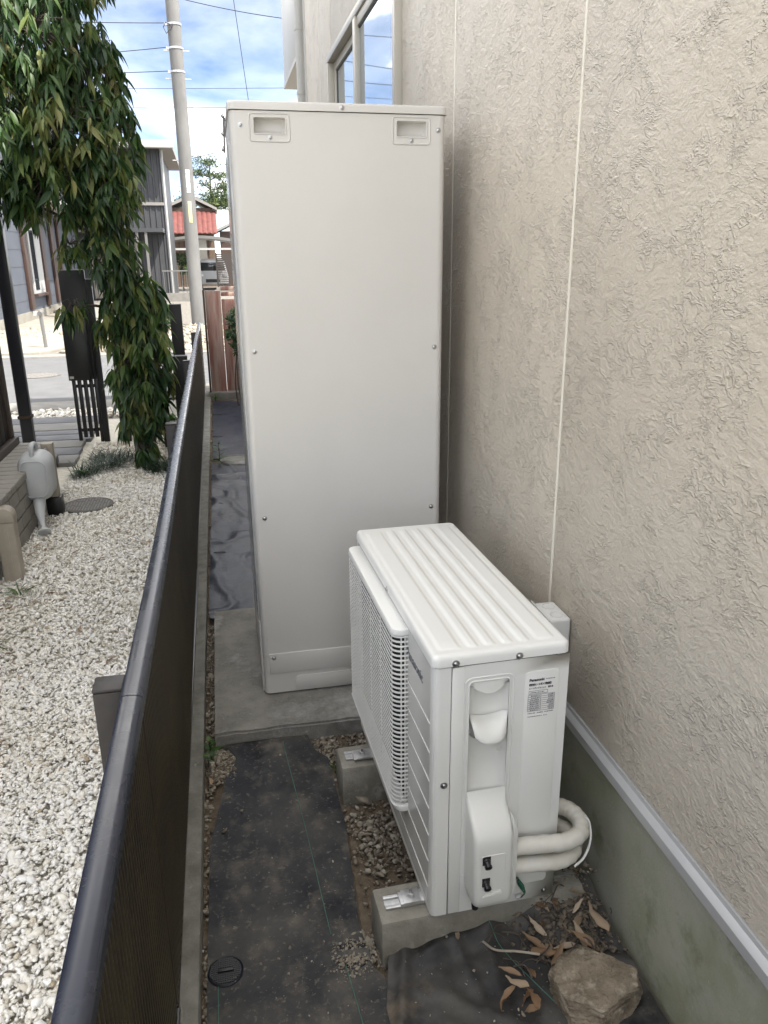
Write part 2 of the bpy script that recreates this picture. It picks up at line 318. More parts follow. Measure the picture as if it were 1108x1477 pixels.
def scatter(name, m, base_v, base_f, T, tint, parent=None, smooth=True):
    """T: (n,3,4) transforms of one small shape (or (n,k,3) vertices given directly) joined into one mesh"""
    n = len(T); k = T.shape[1] if base_v is None else len(base_v)
    V = T if base_v is None else np.einsum('nij,kj->nki', T[:, :, :3], base_v)+T[:, None, :, 3]
    fl = len(base_f[0]); F = (np.array(base_f)[None]+(np.arange(n)*k)[:, None, None]).reshape(-1, fl)
    me = bpy.data.meshes.new(name); me.vertices.add(n*k); me.vertices.foreach_set('co', V.reshape(-1).astype(np.float32))
    me.loops.add(F.size); me.loops.foreach_set('vertex_index', F.reshape(-1).astype(np.int32))
    me.polygons.add(len(F)); me.polygons.foreach_set('loop_start', (np.arange(len(F))*fl).astype(np.int32))
    me.update(calc_edges=True)
    a = me.attributes.new('tint', 'FLOAT', 'POINT'); a.data.foreach_set('value', np.repeat(tint, k).astype(np.float32))
    if smooth: me.shade_smooth()
    return link(name, me, m, parent)
def rots(n, full=True):
    q = rng.normal(size=(n, 4)); q /= np.linalg.norm(q, axis=1)[:, None]; w, x, y, z = q.T
    return np.stack([1-2*(y*y+z*z), 2*(x*y-z*w), 2*(x*z+y*w), 2*(x*y+z*w), 1-2*(x*x+z*z), 2*(y*z-x*w), 2*(x*z-y*w), 2*(y*z+x*w), 1-2*(x*x+y*y)], -1).reshape(n, 3, 3)
def zrots(a):
    c, s, o, i = np.cos(a), np.sin(a), np.zeros_like(a), np.ones_like(a)
    return np.stack([c, -s, o, s, c, o, o, o, i], -1).reshape(-1, 3, 3)
def text(body, size, m, parent, name, loc, rot, bold=0, align='LEFT', ext=.0004, sx=1):
    cu = bpy.data.curves.new('t', 'FONT'); cu.body = body; cu.size = size; cu.align_x = align; cu.extrude = ext; cu.offset = bold
    o = bpy.data.objects.new('t', cu); COL.objects.link(o); dg = bpy.context.evaluated_depsgraph_get()
    me = bpy.data.meshes.new_from_object(o.evaluated_get(dg)); bpy.data.objects.remove(o)
    me.transform(Matrix.Diagonal((sx, 1, 1, 1))); me.materials.clear()
    q = link(name, me, m, parent); q.location = loc; q.rotation_euler = rot; return q
def screw(parent, loc, axis, r=.006, name='screw'):
    mb = MB().lathe([(r*1.5, 0), (r*1.5, .0012), (r, .0014), (r*.95, .003), (r*.6, .0046), (r*.2, .005)], seg=12)
    me = mb.mesh('screw', smooth=35); o = link(name, me, 'screw', parent); o.location = loc
    o.rotation_euler = {'-y': (rad(90), 0, 0), '-x': (0, rad(-90), 0), 'z': (0, 0, 0)}[axis]; return o
# ------------------------------------------------------------------ ground and setting
g = MB().add([(-300, -300, -.03), (300, -300, -.03), (300, 400, -.03), (-300, 400, -.03)], [(0, 1, 2, 3)]).build('ground', 'ground'); struct(g)
def sheet(name, m, x0, x1, y0, y1, z, k=True):
    o = MB().add([(x0, y0, z), (x1, y0, z), (x1, y1, z), (x0, y1, z)], [(0, 1, 2, 3)]).build(name, m)
    if k: struct(o)
    return o
sheet('yard_ground', 'yard_soil', -12, -.28, -9, 6.3, -.014)
xs = np.linspace(-.23, .83, 54); ys = np.linspace(-2.6, 8.0, 330); X, Y = np.meshgrid(xs, ys)
Z = -.012+.010*vnoise(X*9, Y*9, 1)+.006*vnoise(X*30, Y*30, 2)
struct(MB().grid(X, Y, Z).build('soil', 'soil', smooth=180))
sheet('road', 'road', -60, 60, 7.5, 12.4, .0)
struct(B(-60, -.9, 6.95, 7.5, -.1, .012).build('gutter', 'gutter', bevel=.006))
struct(B(-60, 60, 12.4, 12.75, -.1, .03).build('road_edging', 'gutter', bevel=.01))
sheet('rubble_lot', 'rubble', -40, 40, 12.75, 60, .01)
# pebbles: tetra-subdivided rounded shapes
def octa(sub=True):
    v = [Vector(p) for p in ((1, 0, 0), (-1, 0, 0), (0, 1, 0), (0, -1, 0), (0, 0, 1), (0, 0, -1))]
    f = [(0, 2, 4), (2, 1, 4), (1, 3, 4), (3, 0, 4), (2, 0, 5), (1, 2, 5), (3, 1, 5), (0, 3, 5)]
    if sub:
        c = {}; nf = []
        def mid(a, b):
            k = (min(a, b), max(a, b))
            if k not in c: c[k] = len(v); v.append((v[a]+v[b]).normalized())
            return c[k]
        for a, b, d in f: ab, bd, da = mid(a, b), mid(b, d), mid(d, a); nf += [(a, ab, da), (ab, b, bd), (da, bd, d), (ab, bd, da)]
        f = nf
    return np.array([tuple(p) for p in v]), f
OV, OF = octa()
def ico():
    bm = bmesh.new(); bmesh.ops.create_icosphere(bm, subdivisions=1, radius=1); v = np.array([tuple(p.co) for p in bm.verts]); f = [tuple(q.index for q in t.verts) for t in bm.faces]; bm.free(); return v, f
IV, IF = ico()
def pebbles(name, m, px, py, pz, size, flat=.6, base='octa', tint=None, jitter=.22):
    n = len(px); bv, bf = (OV, OF) if base == 'octa' else (IV, IF)
    V = bv[None]*(1+rng.normal(0, jitter, (n, len(bv), 1)).clip(-.4, .5))
    sc = size[:, None]*np.stack([rng.uniform(.8, 1.35, n), rng.uniform(.65, 1.0, n), rng.uniform(.4, .8, n)*flat/.6], -1)
    V = V*sc[:, None]
    tilt = rots(n); wgt = .35
    R = zrots(rng.uniform(0, 6.28, n))
    V = np.einsum('nij,nkj->nki', R, V)
    ax = rng.normal(0, wgt, (n, 2)); V[:, :, 2] += V[:, :, 0]*ax[:, :1]+V[:, :, 1]*ax[:, 1:]
    V += np.stack([px, py, pz], -1)[:, None]
    return scatter(name, m, None, bf, V, rng.uniform(0, 1, n) if tint is None else tint)
def field(n, x0, x1, y0, y1): return rng.uniform(x0, x1, n), rng.uniform(y0, y1, n)
px, py = field(40000, -1.34, -.335, -2.2, .5); sz = rng.gamma(4.5, .0063/4.5, len(px)).clip(.003, .0145)
tn = (.66+.30*(vnoise(px*3, py*3, 4)-.5)+rng.normal(0, .24, len(px))).clip(0, 1)
stuff(tag(pebbles('white_gravel', 'pebble', px, py, rng.uniform(-.004, .008, len(px)), sz, tint=tn), 'white pebble gravel beside the dark fence, nearest the camera', 'gravel'))
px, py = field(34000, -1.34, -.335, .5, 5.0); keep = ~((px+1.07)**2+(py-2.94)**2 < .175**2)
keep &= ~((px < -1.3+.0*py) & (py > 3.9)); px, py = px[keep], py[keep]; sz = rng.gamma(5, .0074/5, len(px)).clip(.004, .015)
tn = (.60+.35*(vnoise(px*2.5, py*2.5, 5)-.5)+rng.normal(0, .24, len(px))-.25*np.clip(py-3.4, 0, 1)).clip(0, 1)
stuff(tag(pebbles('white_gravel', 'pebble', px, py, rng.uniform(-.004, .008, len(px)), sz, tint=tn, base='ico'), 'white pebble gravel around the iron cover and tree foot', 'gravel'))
px, py = field(2600, -6, -.9, 6.42, 6.93); sz = rng.gamma(9, .02/9, len(px)).clip(.01, .035)
stuff(tag(pebbles('gravel_strip', 'pebble', px, py, rng.uniform(-.005, .01, len(px)), sz, base='ico'), 'strip of white gravel between pavers and roadside gutter', 'gravel'))
px, py = field(2200, -6, -1.5, 12.9, 18.5); px2, py2 = field(1500, -2.4, .2, 13, 19); px = np.r_[px, px2]; py = np.r_[py, py2]
keep = ~((px < -3.0) & (py < 16) & (px > -6)); px, py = px[keep], py[keep]
sz = rng.gamma(5, .05/5, len(px)).clip(.02, .13)
stuff(tag(pebbles('rubble_stones', 'stone', px, py, rng.uniform(0, .03, len(px)), sz, base='ico', tint=rng.uniform(.5, 1, len(px))), 'pale rubble stones scattered on the sunlit lot across the road', 'rubble'))
# grit beside kerb, in soil patch and by the slab
gx, gy = [], []
for n, a in ((900, (-.226, -.196, -1.7, .8)), (260, (-.226, -.19, .8, 7)), (750, (-.215, -.125, -.42, -.235)), (420, (.15, .30, -.40, -.225)), (380, (.30, .45, -.42, -.23)), (1100, (.20, .62, -1.08, -.5)), (900, (.22, .60, -.92, -.66)), (150, (.15, .23, -1.22, -1.1)), (60, (-.15, -.08, -1.25, -1.14)), (50, (-.1, 0, -1.4, -1.25)), (40, (.03, .12, -.33, -.24)), (150, (.1, .2, -.5, -.24))):
    a_, b_ = field(n, *a); gx.append(a_); gy.append(b_)
gx = np.concatenate(gx); gy = np.concatenate(gy); hz = np.where((gx > -.21) & (gx < -.12) & (gy < -.2) & (gy > -.43), .03*np.exp(-(((gx+.18)/.05)**2+((gy+.32)/.07)**2)), 0)
keep = (gx < -.12) | (gx > .145+.03*vnoise(gy*9, gy*0, 3)) | (rng.uniform(0, 1, len(gx)) < .9); gx, gy, hz = gx[keep], gy[keep], hz[keep]
sz = rng.gamma(2.4, .0038/2.4, len(gx)).clip(.0012, .012)
stuff(tag(pebbles('grit', 'stone', gx, gy, .001+hz+rng.uniform(0, .006, len(gx)), sz, tint=rng.beta(2.2, 1.8, len(gx))), 'brownish grit on the bare soil beside the slab and blocks', 'grit'))
# kerb under the fence
kb = B(-.345, -.228, -4.5, 8.2, -.15, .06).build('kerb', 'kerb', bevel=.006); struct(kb)
# ------------------------------------------------------------------ concrete slab
sb = B(-.19, .80, -.217, .807, -.05, .07); me = sb.mesh('concrete_slab')
bm = bmesh.new(); bm.from_mesh(me); bmesh.ops.subdivide_edges(bm, edges=bm.edges, cuts=26, use_grid_fill=True)
for v in bm.verts:
    x, y, z = v.co; e = float(vnoise(np.array([x*25]), np.array([y*25+z*30]), 6)[0]-.5)
    if y < -.215: v.co.y += e*.008
    if z > .069: v.co.z += e*.003
    if y < -.2 and z > .06: v.co.z -= .006*float(vnoise(np.array([x*14]), np.array([3.]), 9)[0]); v.co.y += .004
bm.to_mesh(me); bm.free(); me.shade_smooth(); me.set_sharp_from_angle(angle=rad(50))
struct(link('concrete_slab', me, 'concrete'))
# ------------------------------------------------------------------ weed control sheets
def hsheet(name, m, poly, fz, nx=70, ny=110, edge=.0, thick=.0012):
    """sheet whose x limits follow the y position; fz gives its height"""
    ys = np.linspace(poly[0][0], poly[-1][0], ny); x0 = np.interp(ys, [p[0] for p in poly], [p[1] for p in poly]); x1 = np.interp(ys, [p[0] for p in poly], [p[2] for p in poly])
    t = np.linspace(0, 1, nx); X = x0[:, None]*(1-t)+x1[:, None]*t; Y = np.repeat(ys[:, None], nx, 1)
    Y = Y+edge*(vnoise(X*14, Y*0+1, 11)-.5)*(np.abs(np.linspace(-1, 1, ny))[:, None]**6)
    return MB().grid(X, Y, fz(X, Y)).build(name, m, smooth=180, fix=False)
def f_main(X, Y):
    z = .010+.006*vnoise(X*8, Y*8, 21)+.0025*vnoise(X*22, Y*22, 22)
    z += .010*np.exp(-((Y+1.15+.12*X)/.010)**2)*sstep(-.05, .1, X)
    z += .020*sstep(-.30, -.235, Y)*vnoise(X*7, Y*3, 23)
    z -= .012*sstep(.16, .2, X)*0
    return z
a = hsheet('weed_sheet', 'sheet', [(-2.6, -.212, .30), (-1.30, -.214, .235), (-1.22, -.214, .185), (-1.08, -.213, .172), (-.7, -.208, .197), (-.36, -.150, .190), (-.3, -.12, .150), (-.225, -.16, .135)], f_main, 60, 180)
tag(a, 'dusty black weed control sheet on the ground before the concrete slab', 'weed sheet')
for k, (xa, xb) in enumerate(((.048, .075),)):
    q = np.linspace(-1.1, -.25, 60); xq = .115-.028*(q+1.1)/.85+.004*np.sin(q*9); xq = np.interp(q, [-1.1, -.7, -.25], [.095, .075, .045])
    MB().tube([(x, y, z+.0016) for x, y, z in zip(xq, q, f_main(xq, q))], .0011, 5).build('green_thread', 'sheet_thread', a)
q = np.linspace(-2.2, -1.2, 40); xq = np.interp(q, [-2.2, -1.2], [.20, .118]); MB().tube([(x, y, z+.0016) for x, y, z in zip(xq, q, f_main(xq, q))], .0011, 5).build('green_thread', 'sheet_thread', a)
q = np.linspace(-1.6, -1.19, 20); xq = q*0-.188; MB().tube([(x, y, z+.0016) for x, y, z in zip(xq, q, f_main(xq, q))], .0011, 5).build('green_thread', 'sheet_thread', a)
def f_front(X, Y):
    u = np.clip((Y+1.32)/.22, 0, 1)                      # climbs against the block
    z = .018+.010*vnoise(X*7, Y*7, 31)+.006*vnoise(X*17, Y*15, 32)+.004*vnoise(X*34+Y*20, Y*34, 35)
    z += .085*sstep(.25, 1, u)*(.35+.9*vnoise(X*7+1, Y*2, 33))
    z += .030*np.exp(-((X-.62)/.07)**2)*sstep(-1.40, -1.18, Y)+.018*np.exp(-((Y+1.22-.15*(X-.4))/.018)**2)*sstep(.22, .32, X)
    z -= .014*np.exp(-(((X-.40)/.07)**2+((Y+1.36)/.06)**2))
    z += .012*np.exp(-((X-.225-.25*(Y+1.35))/.018)**2)
    for (ax, ay, ph, wv, am) in ((5, 9, .3, .10, .016), (11, -6, 1.7, .08, .013), (-7, 12, .9, .07, .011), (14, 5, 2.4, .09, .007)):
        n_ = vnoise(X*ax*.35+ph, Y*ay*.35+X*3+ph, int(ph*10)); z += am*np.exp(-((n_-.5)/wv)**2)*sstep(.26, .36, X)
    return z
b = hsheet('weed_sheet', 'sheet_wet', [(-2.6, .19, .80), (-1.34, .19, .79), (-1.2, .225, .785), (-1.145, .262, .76), (-1.125, .28, .74)], f_front, 110, 190)
tag(b, 'crumpled black weed sheet bunched up against the front concrete block', 'weed sheet')
q = np.linspace(-1.45, -1.16, 40); xq = np.interp(q, [-1.45, -1.16], [.585, .46]); MB().tube([(x, y, z+.0018) for x, y, z in zip(xq, q, f_front(xq, q))], .0012, 5).build('green_thread', 'sheet_thread', b)
def f_far(X, Y): return .008+.016*vnoise(X*9, Y*3, 41)+.010*np.exp(-((vnoise(X*6+Y, Y*5, 47)-.5)/.07)**2)+.010*vnoise(X*4+Y*.5, Y*9, 42)*sstep(-.1, -.2, X)+.014*np.exp(-((Y-.83)/.05)**2)*vnoise(X*18, Y*4, 43)+.006*vnoise(X*24, Y*7, 44)
c = hsheet('weed_sheet', 'sheet_far', [(.812, -.215, .80), (.9, -.218, .80), (3.86, -.205, .80)], f_far, 60, 180, edge=.02)
tag(c, 'glossy black weed sheet in the alley directly behind the slab', 'weed sheet')
def f_far2(X, Y): return .008+.010*vnoise(X*8, Y*3, 45)+.006*vnoise(X*20, Y*6, 46)
d = hsheet('weed_sheet', 'sheet_far', [(4.06, -.20, .80), (7.0, -.20, .80)], f_far2, 40, 120)
tag(d, 'glossy black weed sheet at the far end of the alley, before the red fence', 'weed sheet')
def pin(x, y, z, w, n, lab):
    o = MB().tube([(x-w/2, y, z-.03), (x-w/2, y, z), (x-w/4, y, z+.004), (x+w/4, y, z+.004), (x+w/2, y, z), (x+w/2, y, z-.03)], .003, 8).build('ground_pin', 'rubber', smooth=60)
    tag(o, lab, 'ground pin')
pin(-.165, 2.70, .024, .07, 0, 'bent black wire pin in the alley sheet, nearest the round cover')
pin(-.165, 1.72, .024, .075, 1, 'bent black wire pin in the alley sheet, nearest the slab')
pin(-.155, 4.95, .02, .09, 2, 'bent black wire pin beyond the round cover in the alley')
pin(-.155, 6.1, .02, .09, 3, 'farthest black wire pin in the alley sheet')
# ------------------------------------------------------------------ right house
SX = .79
hs = thing('house', 'beige stucco house wall on the right with concrete foundation', 'house', (0, 0, 0))
HZ = 6.6
seams = [-5.93, -4.90, -3.87, -2.83, -1.80, -.767, .27, 1.08, 3.17, 3.75, 4.6]
B(SX+.03, 8, -5.9, 4.57, -.1, HZ).build('inner_wall', 'cream', hs)
def panel(y0, y1, z0, z1): return B(SX, SX+.028, y0, y1, z0, z1).build('siding_panel', 'stucco', hs, bevel=.0025)
gap = .0035
for i in range(len(seams)-1):
    y0, y1 = seams[i]+gap, seams[i+1]-gap
    if abs(seams[i]-1.08) < .01: panel(y0, y1, .497, 1.85); panel(y0, y1, 2.95, HZ)
    else: panel(y0, y1, .497, HZ)
for s in seams[1:-1]:
    if s in (1.08, 3.17): B(SX+.006, SX+.02, s-gap-.001, s+gap+.001, .497, HZ).build('caulk_joint', 'caulk', hs)
    else: B(SX-.0012, SX+.02, s-gap-.0015, s+gap+.0015, .497, HZ).build('caulk_joint', 'caulk', hs)
B(SX+.026, SX+.3, -5.9, 4.56, -.3, .46).build('foundation', 'foundation', hs)
extr([(SX-.018, .450), (SX-.018, .474), (SX-.013, .480), (SX-.006, .486), (SX-.004, .4955), (SX+.027, .4955), (SX+.027, .450)], -5.92, 4.59, 'xz').build('drip_trim', 'alu', hs, smooth=30)
extr([(SX-.12, HZ), (8.4, HZ), (8.4, HZ+.2), (SX-.12, HZ+.2)], -6.1, 4.8, 'xz').build('roof', 'corr', hs)
# window: outer frame, two sashes
wi = bpy.data.objects.new('window', None); COL.objects.link(wi); wi.parent = hs
y0, y1, z0, z1 = 1.085, 3.165, 1.86, 2.94
fr = MB()
for a in ((y0, y1, z1-.045, z1), (y0, y1, z0, z0+.045), (y0, y0+.045, z0+.046, z1-.046), (y1-.035, y1, z0+.046, z1-.046)): fr.box(SX-.032, SX+.05, *a)
fr.build('frame', 'frame', wi, bevel=.004)
def sash(ya, yb, xf, nm):
    m_ = MB(); w = .05
    za, zb = z0+.047, z1-.047
    for a in ((ya, yb, zb-.05, zb), (ya, yb, za, za+.06), (ya, ya+w, za+.061, zb-.051), (yb-w, yb, za+.061, zb-.051)): m_.box(xf, xf+.03, *a)
    m_.build('sash', 'frame', wi, bevel=.003)
    k = MB()
    for a in ((ya+w, yb-w, zb-.058, zb-.051), (ya+w, yb-w, za+.061, za+.068), (ya+w, ya+w+.007, za+.069, zb-.059), (yb-w-.007, yb-w, za+.069, zb-.059)): k.box(xf+.008, xf+.022, *a)
    k.build('gasket', 'frame_dark', wi)
    B(xf+.013, xf+.018, ya+w+.006, yb-w-.006, za+.068, zb-.058).build('pane', 'glass', wi)
sash(1.132, 2.12, SX-.022, 'a'); sash(2.06, 3.128, SX+.012, 'b')
B(SX-.036, SX-.004, 2.05, 2.128, z0+.05, z1-.05).build('meeting_stile', 'frame', wi, bevel=.006)
# downpipe at the corner
dp = bpy.data.objects.new('downpipe', None); COL.objects.link(dp); dp.parent = hs
MB().cyl((.765, 4.75, .05), (.765, 4.75, 7.1), .038, seg=20).build('pipe', 'pipe_beige', dp, smooth=60)
for z in (1.2, 3.0, 4.9): MB().cyl((.765, 4.75, z-.012), (.765, 4.75, z+.012), .043, seg=20).box(.765, .87, 4.742, 4.758, z-.006, z+.006).build('bracket', 'pipe_beige', dp, smooth=60)
for z in (3.52,): MB().cyl((.765, 4.75, z-.05), (.765, 4.75, z+.02), .0425, seg=20).build('coupling', 'pipe_beige', dp, smooth=60)
B(SX-.006, SX+.05, 4.572, 4.63, .5, HZ).build('corner_trim', 'pipe_beige', hs, bevel=.004)
bal = B(.87, 1.12, 6.0, 7.4, 3.57, 4.7).build('balcony', 'pipe_beige', hs, bevel=.01); B(.86, 1.13, 5.99, 7.41, 4.701, 4.76).build('coping', 'alu', bal); B(.865, 1.125, 5.985, 7.415, 3.52, 3.565).build('soffit_trim', 'frame', bal)
# wall switch box behind the heat pump
eb = thing('junction_box', 'pale grey plastic conduit box on the wall behind the heat pump', 'junction box', (SX, -.858, .53))
B(-.064, -.002, -.058, .058, 0, .214).build('housing', 'ac_white', eb, bevel=.008, segs=3)
for q in (-.028, .026): MB().tube([(-.032+.016*math.cos(t), q+.018*math.sin(t), .2142) for t in np.linspace(0, 2*math.pi, 24, endpoint=False)], .0014, 6, closed=True).build('knockout', 'emboss', eb)
B(-.069, -.0645, -.060, .064, .01, .219).build('cover_flange', 'ac_white', eb, bevel=.0015)
# ------------------------------------------------------------------ hot water tank
TB = .076
tk = thing('hot_water_tank', 'tall beige hot water tank unit standing on the concrete slab', 'water tank', (0, 0, TB))
H = 2.0145; TW, TD, R0 = .684, .60, .022
def col_profile(x0, x1, y0, y1, r, n=6):
    return rrect(x0, x1, y0, y1, r, n)
def holed_body(pts_front, x0, x1, y0, y1, zb, zt, r, holes, n=6):
    """column with rounded corners, its front (y=y0) face having rectangular holes"""
    mb = MB(); path = []
    for cx, cy, a0 in ((x1-r, y0+r, 270), (x1-r, y1-r, 0), (x0+r, y1-r, 90), (x0+r, y0+r, 180)):
        for k in range(n+1): a = rad(a0+90*k/n); path.append((cx+r*math.cos(a), cy+r*math.sin(a)))
    m = len(path); mb.add([(x, y, zb) for x, y in path]+[(x, y, zt) for x, y in path], [(i, i+1, m+i+1, m+i) for i in range(m-1)]+[tuple(range(m, 2*m)), tuple(range(m-1, -1, -1))])
    xs = sorted({x0+r, x1-r, *[h[0] for h in holes], *[h[1] for h in holes]}); zs = sorted({zb, zt, *[h[2] for h in holes], *[h[3] for h in holes]})
    for i in range(len(xs)-1):
        for j in range(len(zs)-1):
            cx, cz = (xs[i]+xs[i+1])/2, (zs[j]+zs[j+1])/2
            if any(h[0] < cx < h[1] and h[2] < cz < h[3] for h in holes): continue
            mb.add([(xs[i], y0, zs[j]), (xs[i+1], y0, zs[j]), (xs[i+1], y0, zs[j+1]), (xs[i], y0, zs[j+1])], [(0, 1, 2, 3)])
    return mb
hole = [(.072, .172, 1.948, 1.996), (.520, .620, 1.948, 1.996)]
def weld(mb, name, m, parent, smooth=35):
    me = bpy.data.meshes.new(name); me.from_pydata(mb.v, [], mb.f); bm = bmesh.new(); bm.from_mesh(me)
    bmesh.ops.remove_doubles(bm, verts=bm.verts, dist=1e-5); bmesh.ops.recalc_face_normals(bm, faces=bm.faces); bm.to_mesh(me); bm.free()
    me.shade_smooth(); me.set_sharp_from_angle(angle=rad(smooth)); return link(name, me, m, parent)
weld(holed_body(None, 0, TW, 0, TD, .155, H-.0015, R0, hole), 'cabinet', 'tank', tk)
# base section with plinth line
weld(holed_body(None, .001, TW-.001, .0015, TD, .0, .1535, R0, []), 'base_panel', 'tank', tk)
cvp = B(.024, .655, -.0045, .004, .085, .168).build('access_cover', 'tank', tk, bevel=.002)
# embossed step in the base with rounded end
extr([(.118, .012), (.118, .05)]+[(.118+.016-.016*math.cos(a), .05+.016*math.sin(a)) for a in np.linspace(.2, math.pi/2, 6)]+[(.66, .066), (.66, .012)], -.005, .003, 'xz').build('base_step', 'tank', cvp, bevel=.0015)
lid = holed_body(None, -.005, TW+.005, -.005, TD+.005, H+.001, H+.026, .024, [])
me = bpy.data.meshes.new('lid'); me.from_pydata(lid.v, [], lid.f); bm = bmesh.new(); bm.from_mesh(me); bmesh.ops.remove_doubles(bm, verts=bm.verts, dist=1e-5); bmesh.ops.recalc_face_normals(bm, faces=bm.faces)
es = [e for e in bm.edges if all(v.co.z > H+.02 for v in e.verts)]; bmesh.ops.bevel(bm, geom=es, offset=.008, segments=4, profile=.5, affect='EDGES'); bm.to_mesh(me); bm.free(); me.shade_smooth(); me.set_sharp_from_angle(angle=rad(40))
ld = link('lid', me, 'tank', tk); screw(ld, (.346, -.005, H+.012), '-y', .006)
for (a, b_, z_a, z_b) in hole:
    hr = bpy.data.objects.new('handle_recess', None); COL.objects.link(hr); hr.parent = tk
    pk = MB(); dpt = .035
    pk.add([(a, 0, z_a), (b_, 0, z_a), (b_, 0, z_b), (a, 0, z_b), (a+.006, dpt*.75, z_a+.010), (b_-.006, dpt*.75, z_a+.010), (b_-.006, dpt, z_b-.002), (a+.006, dpt, z_b-.002)], [(4, 5, 6, 7), (0, 1, 5, 4), (1, 2, 6, 5), (2, 3, 7, 6), (3, 0, 4, 7)])
    pk.build('pocket', 'tank', hr, bevel=.004, segs=2, fix=False, smooth=60)
    ring(a-.012, b_+.010, z_a-.020, z_b+.010, .009, .0028).build('rim', 'tank', hr, smooth=180)
    ring(a, b_, z_a, z_b, .006, .0022).build('lip', 'tank', hr, smooth=180)
    screw(hr, ((a+b_)/2, 0, z_a-.010), '-y', .0048)
for (x, z) in ((.033, 1.972), (.658, 1.970), (.036, 1.29), (.653, 1.288), (.037, .707), (.648, .707)): screw(tk, (x, 0, z), '-y', .0058)
screw(cvp, (.041, -.0045, .152), '-y', .0058)
# left (service) side cover and latch bar
B(-.007, .004, .028, .572, .30, 1.93).build('service_cover', 'tank_side', tk, bevel=.003)
B(-.0055, .004, .026, .574, .0, .292).build('lower_service_cover', 'tank', tk, bevel=.003)
lb = MB().tube([(-.012, .05, 1.99), (-.015, .055, 2.005), (-.017, .06, 1.93), (-.019, .065, 1.90)], .0035, 8).build('latch_bar', 'pole', tk)
for (x, y, z) in ((-.014, .05, 2.004), (-.017, .058, 1.955), (-.019, .063, 1.912)): MB().lathe([(.007, 0), (.008, .003), (.006, .007), (.002, .009)], (0, 0, 0), 10).build('latch_bolt', 'screw', lb, smooth=60).matrix_local = Matrix.Translation((x, y, z)) @ Matrix.Rotation(rad(-90), 4, 'Y')
for (x, y) in ((.06, .05), (.62, .05), (.06, .55), (.62, .55)): MB().cyl((x, y, -.010), (x, y, .002), .03).build('foot', 'zinc', tk)
# ------------------------------------------------------------------ heat pump outdoor unit
hp = thing('heat_pump', 'off-white heat pump outdoor unit with slatted grille on concrete blocks', 'heat pump', (.3239, -1.2247, .1456), .0231)
w, Lh, h = .316, .847, .6725
B(.008, w-.006, .045, Lh-.006, .004, h+.004).build('inner_case', 'hole_shade', hp)
# front panel wrapping the near left corner
r = .016; path = [(0, Lh-.003), (0, r)]+[(r-r*math.cos(a), r-r*math.sin(a)) for a in np.linspace(0, math.pi/2, 8)][1:]+[(.0395, 0), (.0395, .0038), (.0038, .0042), (.0038, Lh-.003)]
fp = extr(path, 0, h, 'xy').build('front_panel', 'hp', hp, smooth=30)
B(-.0006, .0, .024, Lh-.02, .02, h-.004).build('front_face', 'hp_front', fp)
# side panel with a hole for the handle pocket
PX0, PX1, PZ0, PZ1 = .082, .176, .31, .63
sp = MB()
X_ = [.0412, PX0, PX1, w]; Z_ = [0, PZ0, PZ1, h]
for i in range(3):
    for j in range(3):
        if i == 1 and j == 1: continue
        sp.add([(X_[i], 0, Z_[j]), (X_[i+1], 0, Z_[j]), (X_[i+1], 0, Z_[j+1]), (X_[i], 0, Z_[j+1])], [(0, 1, 2, 3)])
sp.add([(w, 0, 0), (w, Lh, 0), (w, Lh, h), (w, 0, h)], [(0, 1, 2, 3)]); sp.add([(w, Lh, 0), (.01, Lh, 0), (.01, Lh, h), (w, Lh, h)], [(0, 1, 2, 3)]); sp.add([(.0412, 0, 0), (.0412, .004, 0), (.0412, .004, h), (.0412, 0, h)], [(0, 1, 2, 3)])
me = bpy.data.meshes.new('side_panel'); me.from_pydata(sp.v, [], sp.f); bm = bmesh.new(); bm.from_mesh(me); bmesh.ops.remove_doubles(bm, verts=bm.verts, dist=1e-5); bmesh.ops.recalc_face_normals(bm, faces=bm.faces)
es = [e for e in bm.edges if all(abs(v.co.x-w) < 1e-5 and abs(v.co.y) < 1e-5 for v in e.verts)]; bmesh.ops.bevel(bm, geom=es, offset=.005, segments=3, affect='EDGES', profile=.5); bm.to_mesh(me); bm.free(); me.shade_smooth(); me.set_sharp_from_angle(angle=rad(35))
sd = link('side_panel', me, 'hp', hp)
B(.0425, .070, -.0006, .001, .001, h-.002).build('vertical_bead', 'hp', sd, bevel=.0004)
B(.0700, .0712, -.0014, .001, .001, .63).build('bead_edge', 'emboss', sd)
# lid with pressed ribs
xs = np.unique(np.r_[np.linspace(-.004, .014, 10), np.linspace(.014, w-.010, 150), np.linspace(w-.010, w+.001, 10)]); ys = np.unique(np.r_[np.linspace(-.003, .03, 16), np.linspace(.03, Lh-.03, 24), np.linspace(Lh-.03, Lh+.004, 16)])
X, Y = np.meshgrid(xs, ys); top = h+.030
e = np.minimum(np.minimum(X+.004, w+.001-X), np.minimum(Y+.003, Lh+.004-Y)); rr_ = .012; de = np.clip(rr_-e, 0, rr_)
Zl = top-(rr_-np.sqrt(np.maximum(rr_**2-de**2, 0)))
def band(x0, x1, s=.006): return sstep(x0-s, x0+s, X)*(1-sstep(x1-s, x1+s, X))
def ends(a, b): return sstep(a, a+.014, Y)*(1-sstep(b-.014, b, Y))
for (a, b_, hh) in ((.020, .066, .0035), (.086, .106, .0045), (.126, .146, .0045), (.166, .186, .0045), (.206, .226, .0045), (.246, .286, .0035)): Zl = Zl+hh*band(a, b_)*ends(.020, Lh-.03)
X0_, Y0_ = X.copy(), Y.copy(); rc = .018
xa_, xb_, ya_, yb_ = -.004+rc, w+.001-rc, -.003+rc, Lh+.004-rc
